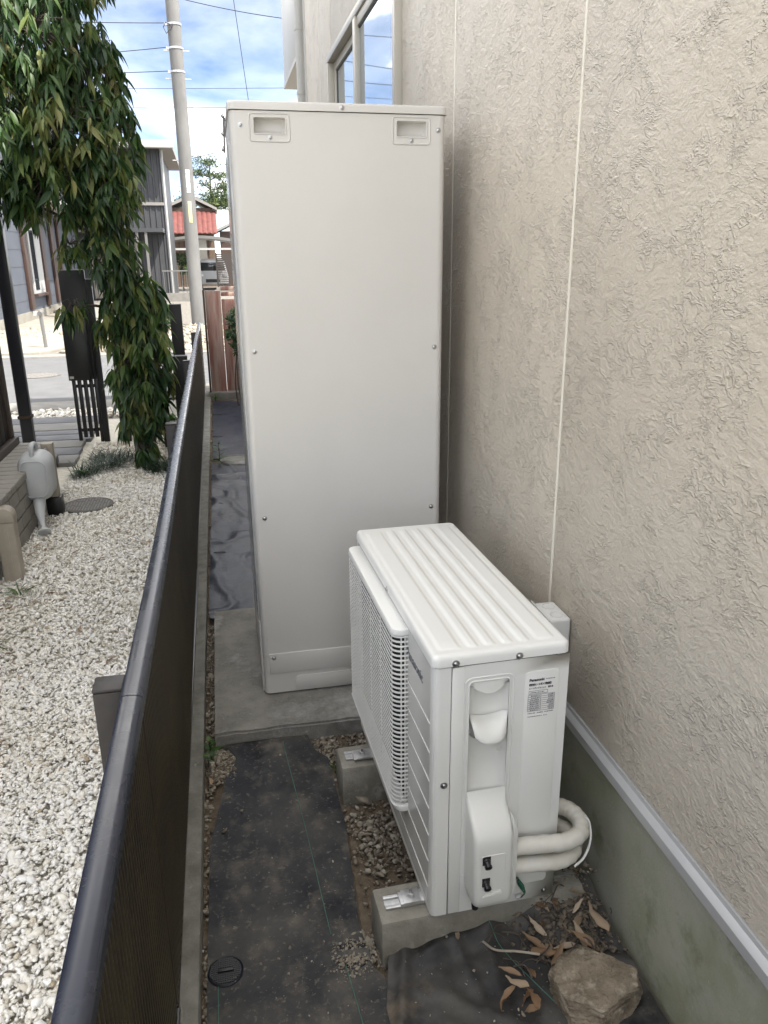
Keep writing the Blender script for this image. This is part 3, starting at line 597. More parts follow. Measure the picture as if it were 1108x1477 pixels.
dx_ = X-np.clip(X, xa_, xb_); dy_ = Y-np.clip(Y, ya_, yb_); hy_ = np.hypot(dx_, dy_); kq = np.where((hy_ > 1e-9), np.maximum(abs(dx_), abs(dy_))/np.maximum(hy_, 1e-9), 1); X = X-dx_+dx_*kq; Y = Y-dy_+dy_*kq
lm = MB().grid(X, Y, Zl)
ny_, nx_ = X.shape; bd = [(0, i) for i in range(nx_)]+[(j, nx_-1) for j in range(1, ny_)]+[(ny_-1, i) for i in range(nx_-2, -1, -1)]+[(j, 0) for j in range(ny_-2, 0, -1)]
pb = [(X[a], Y[a], Zl[a]) for a in bd]; nb = len(pb); lm.add(pb+[(x, y, h+.0032) for x, y, z in pb], [(i, (i+1) % nb, nb+(i+1) % nb, nb+i) for i in range(nb)])
ld = weld(lm, 'lid', 'hp', hp, 60)
screw(ld, (.048, -.003, h+.010), '-y', .0058); screw(ld, (.194, -.003, h+.010), '-y', .0058); screw(ld, (-.004, .42, h+.010), '-x', .0055)
screw(fp, (.027, 0, .373), '-y', .0058); screw(sd, (.292, 0, .018), '-y', .005)
MB().lathe([(.0062, 0), (.0058, .0008), (.0035, .0010), (.0032, -.004)], (0, 0, 0), 14).build('screw_hole', 'emboss', sd, smooth=50).matrix_local = Matrix.Translation((.156, -.001, .45)) @ Matrix.Rotation(rad(90), 4, 'X')
# handle pocket and pipe cover
pc = bpy.data.objects.new('pipe_cover', None); COL.objects.link(pc); pc.parent = hp
nx, nz = 18, 40; xs = np.linspace(PX0, PX1, nx); zs = np.linspace(PZ0, PZ1, nz); X, Zz = np.meshgrid(xs, zs); t = (X-(PX0+PX1)/2)/((PX1-PX0)/2)
D = .030*np.sqrt(np.clip(1-t*t*.98, 0, 1))*sstep(PZ0-.02, PZ0+.10, Zz)*(1-sstep(PZ1-.035, PZ1, Zz)*0)
weld(MB().grid(X, D, Zz), 'pocket', 'hp_plastic', pc, 180)
# upper brow, sloping out from the rim
n = 14; tt = np.linspace(-1, 1, n); xc = (PX0+PX1)/2; hw = (PX1-PX0)/2-.002
v0 = [(xc+hw*q, .0, PZ1-.002) for q in tt]; v1 = [(xc+hw*q, .004-.006*(1-q*q), PZ1-.006-.026*(1-q*q)) for q in tt]; v2 = [(x, .029*math.sqrt(max(0, 1-q*q)), z-.004) for (x, y, z), q in zip(v1, tt)]
v3 = [(x, y+.03*math.sqrt(max(0, 1-q*q)), z) for (x, y, z), q in zip(v0, tt)]
MB().add(v0+v1+v2+v3, [(i+k*n, i+1+k*n, i+1+(k+1)*n, i+(k+1)*n) for i in range(n-1) for k in range(2)]+[(i, i+1, 3*n+i+1, 3*n+i) for i in range(n-1)]).build('brow', 'hp_plastic', pc, smooth=50)
# grip: scoop whose upper edge follows the pocket and whose outer edge juts out
v0 = [(xc+hw*q, .027*math.sqrt(max(0, 1-q*q)), .526+.020*q*q) for q in tt]
v1 = [(xc+(hw-.002*abs(q))*q, -.012+.010*q**4, .515+.018*q*q) for q in tt]
v2 = [(xc+(hw-.008)*q, -.030+.014*q**4, .492+.010*q**4) for q in tt]
v3 = [(xc+(hw-.010)*q, -.029+.014*q**4, .486+.010*q**4) for q in tt]
v4 = [(xc+(hw-.006)*q, .0, .478+.012*q*q) for q in tt]; v5 = [(xc+hw*q, .02, .48+.012*q*q) for q in tt]
MB().add(v0+v1+v2+v3+v4+v5, [(i+k*n, i+1+k*n, i+1+(k+1)*n, i+(k+1)*n) for i in range(n-1) for k in range(5)]+[(k*n, (k+1)*n, (k+2)*n, 0) for k in (1,)]).build('grip', 'hp_plastic', pc, smooth=65)
ring(.0715, .1865, .10, .640, .018, .0018).build('outline_rim', 'hp', pc, smooth=180)
ring(PX0-.001, PX1+.001, .2, PZ1+.001, .010, .0022).build('pocket_rim', 'hp_plastic', pc, smooth=180)
# protruding lower housing (loft)
rows = [(.345, .000, .083, .176), (.336, .003, .082, .177), (.325, .010, .081, .177), (.312, .022, .081, .177), (.298, .038, .081, .177), (.284, .052, .081, .177), (.270, .062, .081, .177), (.255, .068, .081, .177), (.235, .070, .081, .177), (.10, .072, .082, .1775), (.080, .071, .083, .177), (.070, .064, .086, .174), (.066, .05, .09, .170)]
vs = []; cs = 5
for (z, d_, xa, xb) in rows:
    rr2 = min(.014, d_*.8+.0001); pts = [(xa, .002)]+[(xa+rr2-rr2*math.cos(a), -(d_-rr2)-rr2*math.sin(a)) for a in np.linspace(0, math.pi/2, cs+1)]+[(xb-rr2+rr2*math.sin(a), -(d_-rr2)-rr2*math.cos(a)) for a in np.linspace(0, math.pi/2, cs+1)]+[(xb, .002)]
    vs += [(x, y, z) for x, y in pts]; npt = len(pts)
lo = MB().add(vs, [(k*npt+i, k*npt+i+1, (k+1)*npt+i+1, (k+1)*npt+i) for k in range(len(rows)-1) for i in range(npt-1)]+[tuple((len(rows)-1)*npt+i for i in range(npt))])
weld(lo, 'valve_housing', 'hp_plastic', pc, 60)
extr([(.1785, .075), (.1785, .30), (.186, .285), (.193, .255), (.1945, .10), (.188, .078)], -.052, .0, 'xz').build('rear_housing', 'hp_plastic', pc, bevel=.004, segs=2)
ring(.0975, .156, .100, .219, .006, .0012, -.0705).build('port_frame', 'hp_plastic', pc, smooth=180)
for z in (.205, .144):
    pt = MB().lathe([(.0095, 0), (.0095, .004), (.0075, .005), (.0075, .012), (.0085, .013), (.0085, .018), (.004, .020)], (0, 0, 0), 16).build('port_plug', 'rubber', pc, smooth=40)
    pt.matrix_local = Matrix.Translation((.110, -.069, z)) @ Matrix.Rotation(rad(112), 4, 'X')
    B(.1000, .120, -.0718, -.069, z-.011, z+.014).build('port_slot_shade', 'hole_shade', pc, bevel=.003)  # raised near-black box, its colour giving the shade of a slot
extr([(.10, .104), (.152, .104), (.147, .120), (.125, .114), (.106, .111)], -.076, -.070, 'xz').build('port_ledge', 'hp_plastic', pc, bevel=.003)
MB().lathe([(.008, 0), (.009, .012), (.007, .016)], (.095, -.045, .050), 12).build('drain_plug', 'rubber', pc, smooth=40)
# label plate with print
lp = extr(rrect(.212, .294, .05, .638, .010), -.0016, .001, 'xz').build('raised_panel', 'hp', sd, bevel=.0014)
ry = (rad(90), 0, 0)
text('Panasonic', .0092, 'ink', lp, 'label_print', (.2215, -.0020, .6135), ry, bold=.00028)
text('HE-PZ45HQS', .0040, 'ink_grey', lp, 'label_print', (.262, -.0020, .6150), ry, sx=.8) if False else None
text('家庭用ヒートポンプ給湯機', .0062, 'ink', lp, 'label_print', (.2215, -.0020, .6025), ry, bold=.00022, sx=.72)
text('ヒートポンプユニット　屋外用', .0052, 'ink', lp, 'label_print', (.2215, -.0020, .5935), ry, sx=.80)
tb = MB()
def hl(x0, x1, z): tb.box(x0, x1, -.0022, -.0015, z-.0003, z+.0003)
def vl(x, z0_, z1_): tb.box(x-.0003, x+.0003, -.0022, -.0015, z0_, z1_)
hl(.222, .267, .5885); hl(.222, .267, .5810); vl(.222, .581, .5885); vl(.267, .581, .5885)
for k in range(9): hl(.2205, .284, .5785-k*.0052)
for x in (.2205, .251, .284): vl(x, .5785-8*.0052, .5785)
rnd = random.Random(3)
def dash(x0, x1, z, hgt=.0022):
    x = x0
    while x < x1: q = rnd.uniform(.0012, .0035); tb.box(x, min(x+q, x1), -.0022, -.0015, z, z+hgt*rnd.uniform(.7, 1)); x += q+rnd.uniform(.0006, .0016)
dash(.2255, .258, .5835); dash(.262, .283, .6155, .0016)
for k in range(8):
    z = .5785-(k+1)*.0052+.0014; dash(.223+rnd.uniform(0, .005), .248, z); dash(.266+rnd.uniform(0, .006), .282, z)
dash(.2215, .239, .5305); dash(.244, .258, .5305); dash(.262, .283, .5310); dash(.222, .256, .5220, .0018); dash(.260, .269, .5220)
stuff(tb.build('label_print', 'ink_grey', lp))
# brand lettering and raised strips coloured light as groove highlights on the front
text('Panasonic', .036, 'ink_grey', fp, 'brand_lettering', (-.0009, .225, .592), (rad(90), 0, rad(-90)), bold=.0006, sx=1.0)
for k in range(8):
    z = .600-.0755*k
    if k == 0: continue
    B(-.0022, -.0004, .022, .30, z-.0013, z+.0013).build('groove_highlight', 'hp', fp, bevel=.0006, segs=1)
# grille cage
gr = bpy.data.objects.new('grille', None); COL.objects.link(gr); gr.parent = hp
GX, GY0, GY1, GZ0, GZ1 = -.040, .212, .800, .150, .662
B(-.0020, -.0007, GY0+.03, GY1-.02, GZ0+.01, GZ1-.01).build('opening_shade', 'hole_shade', gr)  # flat near-black panel painted as the shaded opening behind the slats
def slat_path(ins=0., n=6, r_=.026):
    p = [(0, GY0+ins)]; x = GX+ins
    p += [(x+r_-r_*math.sin(a), GY0+ins+r_-r_*math.cos(a)) for a in np.linspace(0, math.pi/2, n)]
    p += [(x+r_-r_*math.cos(a), GY1-ins-r_+r_*math.sin(a)) for a in np.linspace(0, math.pi/2, n)]
    return p+[(0, GY1-ins)]
po, pi_ = slat_path(), slat_path(.0020); npt = len(po); ht = .0042
sv = [(x, y, -ht/2) for x, y in po]+[(x, y, ht/2) for x, y in po]+[(x, y, ht/2) for x, y in pi_]+[(x, y, -ht/2) for x, y in pi_]
sf = [(k*npt+i, k*npt+i+1, ((k+1) % 4)*npt+i+1, ((k+1) % 4)*npt+i) for k in range(4) for i in range(npt-1)]
sme = MB().add(sv, sf).mesh('slat'); sme.materials.append(M['grille'])
NS = 39
for k in range(NS):
    z = GZ0+.014+(GZ1-GZ0-.030)*k/(NS-1); o = link('slat', sme, None, gr); o.location = (0, 0, z)
# end caps of the cage: a sloping hood above, a tapered tray below
def hood(za, zb, tap):
    q = slat_path(-.002); a = [(x, y, za) for x, y in q]; b_ = [((x*tap if x < -.001 else x), y+(0 if x < -.001 else 0), zb) for x, y in q]
    n_ = len(q); return MB().add(a+b_, [(i, (i+1) % n_, n_+(i+1) % n_, n_+i) for i in range(n_)]+[tuple(range(n_-1, -1, -1)), tuple(range(n_, 2*n_))])
hood(GZ1-.012, GZ1+.004, .93).build('hood', 'grille', gr, bevel=.002)
hood(GZ0+.012, GZ0-.006, .80).build('tray', 'grille', gr, bevel=.002)
for y in (GY0+.010,): pass
for k, y in enumerate(np.linspace(GY0+.10, GY1-.10, 4)): MB().cyl((GX+.022, y, GZ0), (GX+.022, y, GZ1-.012), .0016, seg=6).build('upright', 'grille', gr)
for (x, y) in ((GX+.024, GY0+.0105), (-.006, GY0+.0105), (GX+.024, GY1-.0105), (-.006, GY1-.0105)): MB().cyl((x, y, GZ0), (x, y, GZ1-.012), .0022, seg=6).build('upright', 'grille', gr)
# feet brackets with bolts
for y in (.075, .675):
    ft = B(-.060, .30, y-.020, y+.020, -.006, -.0005).build('foot_bracket', 'zinc', hp, bevel=.001)
    bo = bpy.data.objects.new('bolt', None); COL.objects.link(bo); bo.parent = hp; bo.location = (-.030, y, 0)
    B(-.022, .022, -.022, .022, 0, .003).build('square_washer', 'zinc', bo, bevel=.0008)
    MB().lathe([(.011, .003), (.011, .0045), (.0085, .0045), (.0085, .012), (.007, .0125)], (0, 0, 0), 6).build('nut', 'zinc', bo)
    MB().cyl((0, 0, .01), (0, 0, .022), .0045, seg=10).build('stud', 'screw', bo, smooth=40)
# concrete blocks with steel rails
def block(y, lab):
    b_ = thing('concrete_block', lab, 'concrete block', (.205, y, 0), .0231, 'concrete blocks under the heat pump')
    q = MB().add([(-.002, -.067, -.03), (.535, -.067, -.03), (.535, .067, -.03), (-.002, .067, -.03), (.0, -.058, .132), (.53, -.058, .132), (.53, .058, .132), (.0, .058, .132)], [(0, 3, 2, 1), (4, 5, 6, 7), (0, 1, 5, 4), (1, 2, 6, 5), (2, 3, 7, 6), (3, 0, 4, 7)])
    me = q.mesh('body', bevel=.008, segs=2)
    link('body', me, 'block', b_)
    rl = MB()
    for a in ((-.021, -.011), (.011, .021)): rl.box(.02, .52, a[0], a[1], .1325, .1385)
    rl.box(.02, .52, -.0105, .0105, .1325, .1345); rl.build('steel_rail', 'zinc', b_, bevel=.0008)
block(-1.150, 'concrete block with steel rail under the near end of the heat pump')
block(-.535, 'concrete block with steel rail under the far end of the heat pump')
# insulated pipes
def bez(pts, n=14):
    """Catmull-Rom through points"""
    P_ = [Vector(p) for p in pts]; P_ = [2*P_[0]-P_[1]]+P_+[2*P_[-1]-P_[-2]]; out = []
    for i in range(1, len(P_)-2):
        for k in range(n):
            t = k/n; a, b_, c_, d_ = P_[i-1:i+3]; out.append(.5*((2*b_)+(c_-a)*t+(2*a-5*b_+4*c_-d_)*t*t+(3*b_-a-3*c_+d_)*t**3))
    return out+[P_[-2]]
Rz = Matrix.Translation((.3239, -1.2247, .1456)) @ Matrix.Rotation(.0231, 4, 'Z')
def hose(pts, r, name, lab):
    p = bez([Rz @ Vector(q) for q in pts]); rs = [r*(1+.03*math.sin(i*.9)) for i in range(len(p))]
    return tag(MB().tube(p, rs, 18).build(name, 'hose', smooth=60), lab, 'pipe')
hose([(.175, -.030, .197), (.26, -.033, .190), (.325, -.031, .183), (.372, -.010, .180), (.392, .030, .181), (.385, .070, .182), (.362, .105, .176), (.345, .17, .15), (.341, .30, .12)], .0205, 'insulated_pipe', 'upper white insulated pipe bending behind the heat pump')
hose([(.175, -.030, .143), (.26, -.034, .136), (.315, -.033, .132), (.355, -.014, .132), (.374, .022, .134), (.370, .060, .134), (.352, .095, .128), (.343, .17, .105), (.341, .30, .07)], .0195, 'insulated_pipe', 'lower white insulated pipe bending behind the heat pump')
q = bez([Rz @ Vector(p) for p in [(.345, -.046, .118), (.372, -.040, .135), (.398, -.018, .160), (.408, .010, .185), (.400, .02, .203)]])
tag(MB().tube(q, .003, 8).build('cable_tie', 'hp_plastic', smooth=60), 'thin white tie strapped round the pair of insulated pipes', 'cable tie')
# green earth wire coil
cp = [(.196, -.020, .088)]
for k in range(60): a = k/60*2*math.pi*4.2; cp.append((.212+.018*k/60+.0*a, -.020+.009*math.cos(a), .080-.030*k/60+.009*math.sin(a)))
cp += [(.232, -.022, .045), (.234, -.014, .030), (.228, -.010, .018), (.222, -.004, .014)]
ew = tag(MB().tube([Rz @ Vector(p) for p in cp], .0018, 6).build('earth_wire', 'green_wire', smooth=60), 'coiled green earth wire below the white pipes', 'wire')
MB().tube([Rz @ Vector(p) for p in ((.216, -.004, .016), (.232, -.004, .020))], [.006, .006], 8).build('crimp', 'zinc', ew)
# ------------------------------------------------------------------ rock, dry leaves, debris
bm = bmesh.new(); bmesh.ops.create_icosphere(bm, subdivisions=6, radius=1)
rk = random.Random(5); planes = [(Vector((rk.gauss(0, 1), rk.gauss(0, 1), rk.gauss(0, .8))).normalized(), rk.uniform(.60, .80)) for _ in range(11)]+[(Vector((-.1, -.35, 1)).normalized(), .58), (Vector((-.75, -.6, .25)).normalized(), .70), (Vector((.8, -.5, .3)).normalized(), .74), (Vector((.1, -1, .15)).normalized(), .62)]
for v in bm.verts:
    p = v.co.copy()
    for n_, d_ in planes:
        s_ = p.dot(n_)
        if s_ > d_: p -= n_*(s_-d_)
    nz_ = float(vnoise(np.array([p.x*3+p.z*2]), np.array([p.y*3-p.z]), 51)[0]-.5)*.07+float(vnoise(np.array([p.x*9+p.z*6]), np.array([p.y*9-p.z*4]), 52)[0]-.5)*.05
    f1 = float(vnoise(np.array([p.x*22+p.z*15]), np.array([p.y*22-p.z*9]), 53)[0]-.5); f2 = abs(float(vnoise(np.array([p.z*17+p.x*4]), np.array([p.y*6+p.x*5]), 54)[0]-.5)); f3 = float(vnoise(np.array([p.x*55+p.z*31]), np.array([p.y*55-p.z*27]), 55)[0]-.5)
    p *= 1+nz_+f1*.035-.05*max(0, .12-f2)/.12+f3*.014; v.co = (p.x*.150, p.y*.105, p.z*.088)
me = bpy.data.meshes.new('rock'); bm.to_mesh(me); bm.free(); me.shade_smooth(); me.set_sharp_from_angle(angle=rad(35))
ro = link('rock', me, 'rock'); ro.location = (.672, -1.425, .055); ro.rotation_euler = (0, 0, .25)
tag(ro, 'angular brown rock lying by the house foundation', 'rock')
def leafshape(L_, W_, nseg=5, curl=.2, fold=.25):
    v = []; f = []
    for i in range(nseg+1):
        t = i/nseg; hw_ = W_/2*math.sin(math.pi*min(1, .04+.96*t)**.85)*(1-.25*t) if 0 < i < nseg else W_*.02
        z = -curl*L_*t*t
        v += [(-hw_, L_*t, z+fold*hw_), (0, L_*t, z), (hw_, L_*t, z+fold*hw_)]
    for i in range(nseg):
        a = i*3; f += [(a, a+1, a+4, a+3), (a+1, a+2, a+5, a+4)]
    return np.array(v), f
DL = []
for i, (l_, w_, cu, fo, tn_) in enumerate(((.075, .026, .35, .5, .5), (.062, .020, -.5, .9, .75), (.085, .026, .25, .8, .6), (.05, .024, .6, .3, .12), (.07, .018, -.3, 1.2, .9), (.055, .022, .5, -.5, .3), (.045, .016, .7, 1.1, .2), (.08, .022, -.2, .6, .4))):
    v, f = leafshape(l_, w_, 8, cu, fo); tw_ = (i % 3-1)*1.1
    for p in v:
        t_ = p[1]/l_; a_ = tw_*t_; p[0], p[2] = p[0]*math.cos(a_)-p[2]*math.sin(a_), p[0]*math.sin(a_)+p[2]*math.cos(a_); p[0] += .25*w_*math.sin(2.2*t_+i)
        p[:] += rng.normal(0, .0011, 3)
    me = bpy.data.meshes.new('dry_leaf'); me.from_pydata(v.tolist(), [], f); a = me.attributes.new('tint', 'FLOAT', 'POINT'); a.data.foreach_set('value', [tn_]*len(v)); me.shade_smooth(); me.materials.append(M['dry']); DL.append(me)
def dryleaf(x, y, z, rz, rx, ry_, k, lab, grp, s=1):
    o = link('dry_leaf', DL[k % 8]); o.location = (x, y, z); o.rotation_euler = (rx, ry_, rz); o.scale = (s, s, s); return tag(o, lab, 'leaf', grp)
def ff(x, y): return float(f_front(np.array([x]), np.array([y]))[0])
G1 = 'dry leaves heaped round the rock'; lab1 = 'dry curled tan leaf in the small heap beside the brown rock'
for i in range(34):
    if i < 12: x, y = .55+rng.normal(0, .035), -1.40+rng.normal(0, .05)
    else: x, y = rng.uniform(.60, .775), rng.uniform(-1.34, -1.14)
    x = min(x, .77); dryleaf(x, y, ff(x, y)+rng.uniform(.006, .028), rng.uniform(-1, 2.5), rng.uniform(-.2, .6), rng.uniform(-.6, .6), int(rng.integers(0, 8)), lab1, G1, rng.uniform(.65, 1.1))
dryleaf(.40, -1.215, ff(.40, -1.215)+.006, 2.9, 0, .2, 1, 'lone pale dry leaf on the crumpled black sheet', None, .7)
dryleaf(.43, -1.17, ff(.43, -1.17)+.010, 1.2, .1, .2, 0, 'broad dry leaf half buried against the front block', None, .8)
dryleaf(-.03, -.275, .035, 1.2, 0, .3, 3, 'small orange dry leaf on the black sheet below the slab', None, .62)
dryleaf(-.205, -.43, .018, .2, .2, 0, 0, 'brown leaf in the grit strip beside the kerb', None, .7)
dryleaf(.285, -.48, .014, 1.5, 0, .1, 2, 'pale flat leaf on the bare soil beside the far block', None, .8)
lab2 = 'small dry brown leaf lying on the white gravel'; G2 = 'dry leaves on the white gravel'
for i in range(34):
    x, y = rng.uniform(-1.25, -.42), rng.uniform(-.8, 4.0)
    if i < 12: x = rng.uniform(-1.28, -1.0); y = rng.uniform(1.2, 2.4)
    dryleaf(x, y, .02, rng.uniform(0, 6.28), rng.uniform(-.2, .2), rng.uniform(-.3, .3), int(rng.integers(0, 8)), lab2, G2, rng.uniform(.5, .95))
# roots and twigs
tw = MB()
for i in range(46):
    x, y = rng.uniform(.52, .78), rng.uniform(-1.36, -1.12); a = rng.uniform(0, 3.14); l_ = rng.uniform(.04, .10); z = ff(x, y)+.012
    tw.tube(bez([(x, y, z), (x+l_*.5*math.cos(a), y+l_*.5*math.sin(a), z+rng.uniform(0, .03)), (x+l_*math.cos(a+.4), y+l_*math.sin(a+.4), z+rng.uniform(-.005, .02))], 4), rng.uniform(.0008, .0022), 5)
px = .68+rng.normal(0, .06, 900); py = -1.22+rng.normal(0, .06, 900); kk = (px < .79) & (py < -1.13); px, py = px[kk], py[kk]
stuff(tag(pebbles('leaf_mould', 'stone', px, py, f_front(px, py)+rng.uniform(0, .010, len(px)), rng.gamma(2, .0022, len(px)).clip(.001, .009), tint=rng.uniform(0, .45, len(px))), 'dark crumbly leaf mould in the corner of block and foundation', 'soil'))
stuff(tag(tw.build('twigs', 'bark'), 'tangle of thin dry twigs between the rock and block', 'twigs'))
st_ = bez([(.455, -1.235, .052), (.475, -1.27, .058), (.52, -1.30, .075), (.57, -1.315, .07)], 6); tag(MB().tube(st_, .003, 7).build('twig', 'beige_post', smooth=60), 'bent pale stick lying on the crumpled sheet', 'twig')
px = rng.uniform(.25, .78, 260); py = rng.uniform(-1.5, -1.13, 260); stuff(tag(pebbles('sheet_crumbs', 'stone', px, py, f_front(px, py)+.001, rng.gamma(1.3, .0011, 260).clip(.0005, .005)), 'tiny soil crumbs strewn on the crumpled black sheet', 'soil'))
px = np.r_[rng.uniform(-.2, .19, 150), rng.normal(.02, .09, 150).clip(-.2, .19)]; py = np.r_[rng.uniform(-1.6, -.3, 150), rng.normal(-1.3, .16, 150)]; stuff(tag(pebbles('sheet_crumbs', 'stone', px, py, f_main(px, py)+.0008, rng.gamma(1.2, .0010, 300).clip(.0005, .005)), 'tiny grit specks strewn on the dusty black sheet', 'grit'))
for (x, y, z) in ((-.165, -.60, .02), (-.112, -.52, .018)):
    pass
tag(pebbles('pebble', 'stone', np.array([-.166]), np.array([-.66]), np.array([.02]), np.array([.0085]), tint=np.array([.3])), 'dark pebble on the black sheet, the one nearer the kerb', 'pebble')
tag(pebbles('pebble', 'stone', np.array([-.112]), np.array([-.58]), np.array([.02]), np.array([.0075]), tint=np.array([.45])), 'dark pebble on the black sheet, the one farther from the kerb', 'pebble')
tag(pebbles('stone', 'stone', np.array([.285]), np.array([-.425]), np.array([.016]), np.array([.022]), tint=np.array([.85]), base='ico'), 'pale stone at the foot of the far concrete block', 'stone')
tag(pebbles('stone', 'stone', np.array([.275]), np.array([-.60]), np.array([.012]), np.array([.026]), tint=np.array([.6]), base='ico', flat=.3), 'flat buff stone on the bare soil by the sheet edge', 'stone')
# drain caps
def draincap(x, y, z, r_, lab, sandy):
    o = thing('drain_cap', lab, 'drain cap', (x, y, z))
    MB().lathe([(r_, -.01), (r_, .004), (r_*.93, .007), (r_*.88, .005), (.001, .005)], (0, 0, 0), 40).build('rim', 'drain', o, smooth=40)
    gm = MB(); st = r_/8
    for i in range(-7, 8):
        for j in range(-7, 8):
            if math.hypot(i, j)*st < r_*.84 and not (abs(j) < 1.5 and abs(i) < 4): gm.box(i*st-st*.36, i*st+st*.36, j*st-st*.36, j*st+st*.36, .0045, .0075)
    gm.build('grid_plate', 'sheet_thread' if False else 'rubber', o)
    B(-r_*.45, r_*.45, -.004, .004, .005, .010).build('turn_bar', 'rubber', o, bevel=.002)
draincap(-.170, -1.155, .014, .043, 'black gridded drain cap in the sheet near the kerb', 0)
draincap(.142, -1.172, .010, .042, 'round drain cap half buried in sand between the two sheets', 1)
px = .142+rng.normal(0, .028, 700); py = -1.178+rng.normal(0, .024, 700); stuff(tag(pebbles('sand', 'stone', px, py, .0165+rng.uniform(0, .003, 700), rng.gamma(2, .0009, 700).clip(.0007, .005), tint=rng.uniform(.5, .9, 700)), 'sand and grit covering the half buried drain cap', 'sand'))
cc = thing('round_cover', 'round concrete inspection cover lying in the alley between two sheets', 'cover', (.02, 3.96, 0))
MB().lathe([(.17, -.02), (.17, .022), (.163, .028), (.15, .028), (.146, .024), (.001, .024)], (0, 0, 0), 44).build('plate', 'concrete', cc, smooth=40)
# weeds
def plant(name, lab, loc, n, L_, W_, m, spread, cat, hgt, seed=1, tmin=0., tmax=1., grp=None, stem=True):
    r_ = np.random.default_rng(seed); p = thing(name, lab, cat, loc, 0, grp)
    bv, bf = leafshape(1, W_/L_, 4, .35, .3); T = []
    sm = MB()
    for i in range(n):
        az = i*2.4+r_.uniform(-.4, .4); z = hgt*(.15+.85*i/max(1, n-1)); el = r_.uniform(.1, .9); l_ = L_*r_.uniform(.6, 1.1)*(1.1-.45*i/n)
        b_ = Vector((spread*math.cos(az)*.12, spread*math.sin(az)*.12, z))
        dirv = Vector((math.cos(az)*math.cos(el), math.sin(az)*math.cos(el), math.sin(el))); side = dirv.cross(Vector((0, 0, 1))).normalized(); up = side.cross(dirv)
        T.append([[side[k]*l_, dirv[k]*l_, up[k]*l_, b_[k]] for k in range(3)])
    if stem: MB().tube([(0, 0, 0), (.004, 0, hgt*.5), (0, .003, hgt)], [.004, .003, .0015], 6).build('stem', m, p)
    scatter('leaves', m, bv, bf, np.array(T), r_.uniform(tmin, tmax, n), p); return p
plant('weed', 'single leafy green weed growing beside the round concrete cover', (-.145, 3.88, 0), 26, .11, .028, 'weed', .1, 'plant', .20, 3)
plant('weed', 'green weed in the grit between kerb and slab corner', (-.212, -.235, 0), 7, .04, .028, 'weed', .05, 'plant', .05, 4)
plant('weed', 'second green weed in the grit below the slab corner', (-.205, -.315, .02), 6, .035, .028, 'weed', .05, 'plant', .03, 5)
plant('weed', 'tiny green weed at the corner of the far concrete block', (.205, -.43, 0), 5, .025, .012, 'weed', .03, 'plant', .03, 6)
plant('weed', 'tuft of dry green weed in the gravel before the beige post', (-1.18, 1.35, 0), 14, .12, .014, 'weed', .1, 'plant', .05, 7)
plant('weed', 'small weed tuft at the left edge of the white gravel', (-1.17, .75, 0), 10, .12, .016, 'weed', .1, 'plant', .05, 8)
plant('weed', 'low weed beside the gate side of the paving', (-1.22, 3.75, 0), 16, .09, .03, 'weed', .1, 'plant', .06, 9)
plant('weed', 'low green weeds at the foot of the red wooden fence', (-.17, 7.1, 0), 18, .10, .03, 'weed', .1, 'plant', .10, 10)
# ------------------------------------------------------------------ fence
fn = thing('boundary_fence', 'low dark slatted boundary fence with a smooth cap rail', 'fence', (0, 0, 0))
def fx(y): return -.2925-.0022*(y+1)+.006*math.exp(-((y+.5)/.8)**2)
joints = [-6.6, -3.94, -1.28, 1.36, 4.03, 6.70, 8.15]
for i in range(len(joints)-1):
    a, b_ = joints[i]+.0015, joints[i+1]-.0015; yy = np.linspace(a, b_, 14)
    prof = [(-.0215, .836), (-.0215, .864), (-.0200, .8685), (-.016, .8705), (-.004, .8708), (.008, .8695), (.0165, .8672), (.0200, .863), (.0210, .857), (.0210, .836)]
    cm = MB(); npf = len(prof)
    cm.add([(fx(y)+px_, y, pz_) for y in yy for px_, pz_ in prof], [(j*npf+k, j*npf+(k+1) % npf, (j+1)*npf+(k+1) % npf, (j+1)*npf+k) for j in range(len(yy)-1) for k in range(npf)]+[tuple(range(npf)), tuple((len(yy)-1)*npf+k for k in range(npf-1, -1, -1))])
    cm.build('cap_rail', 'fence_cap', fn, smooth=40)
    bk = MB(); bk.add([(fx(y)+.003, y, z) for y in yy for z in (.062, .834)]+[(fx(y)+.010, y, z) for y in yy for z in (.062, .834)], [(2*j, 2*j+1, 2*j+3, 2*j+2) for j in range(len(yy)-1)]+[(2*len(yy)+2*j, 2*len(yy)+2*j+2, 2*len(yy)+2*j+3, 2*len(yy)+2*j+1) for j in range(len(yy)-1)])
    bk.build('backing_sheet', 'fence', fn)
    rb = MB(); y = a+.008
    while y < b_-.006:
        x = fx(y)+.0102; c_ = .0052
        rb.add([(x, y-c_, .075), (x+.0075, y-c_*.45, .075), (x+.0075, y+c_*.45, .075), (x, y+c_, .075), (x, y-c_, .832), (x+.0075, y-c_*.45, .832), (x+.0075, y+c_*.45, .832), (x, y+c_, .832)], [(0, 1, 5, 4), (1, 2, 6, 5), (2, 3, 7, 6)])
        y += .0215
    stuff(rb.build('slat_screen', 'fence_rib', fn))
    B(fx(a)+.002, fx(a)+.019, a, b_, .0625, .078).build('bottom_rail', 'fence', fn, bevel=.002)
for y in joints[:-1]:
    p = bpy.data.objects.new('post', None); COL.objects.link(p); p.parent = fn; p.location = (fx(y)-.051, y+.075, 0)
    B(-.028, .028, -.028, .028, .0, .854).build('shaft', 'post', p, bevel=.003); B(-.029, .029, -.029, .029, .8545, .862).build('post_top', 'post', p, bevel=.003)
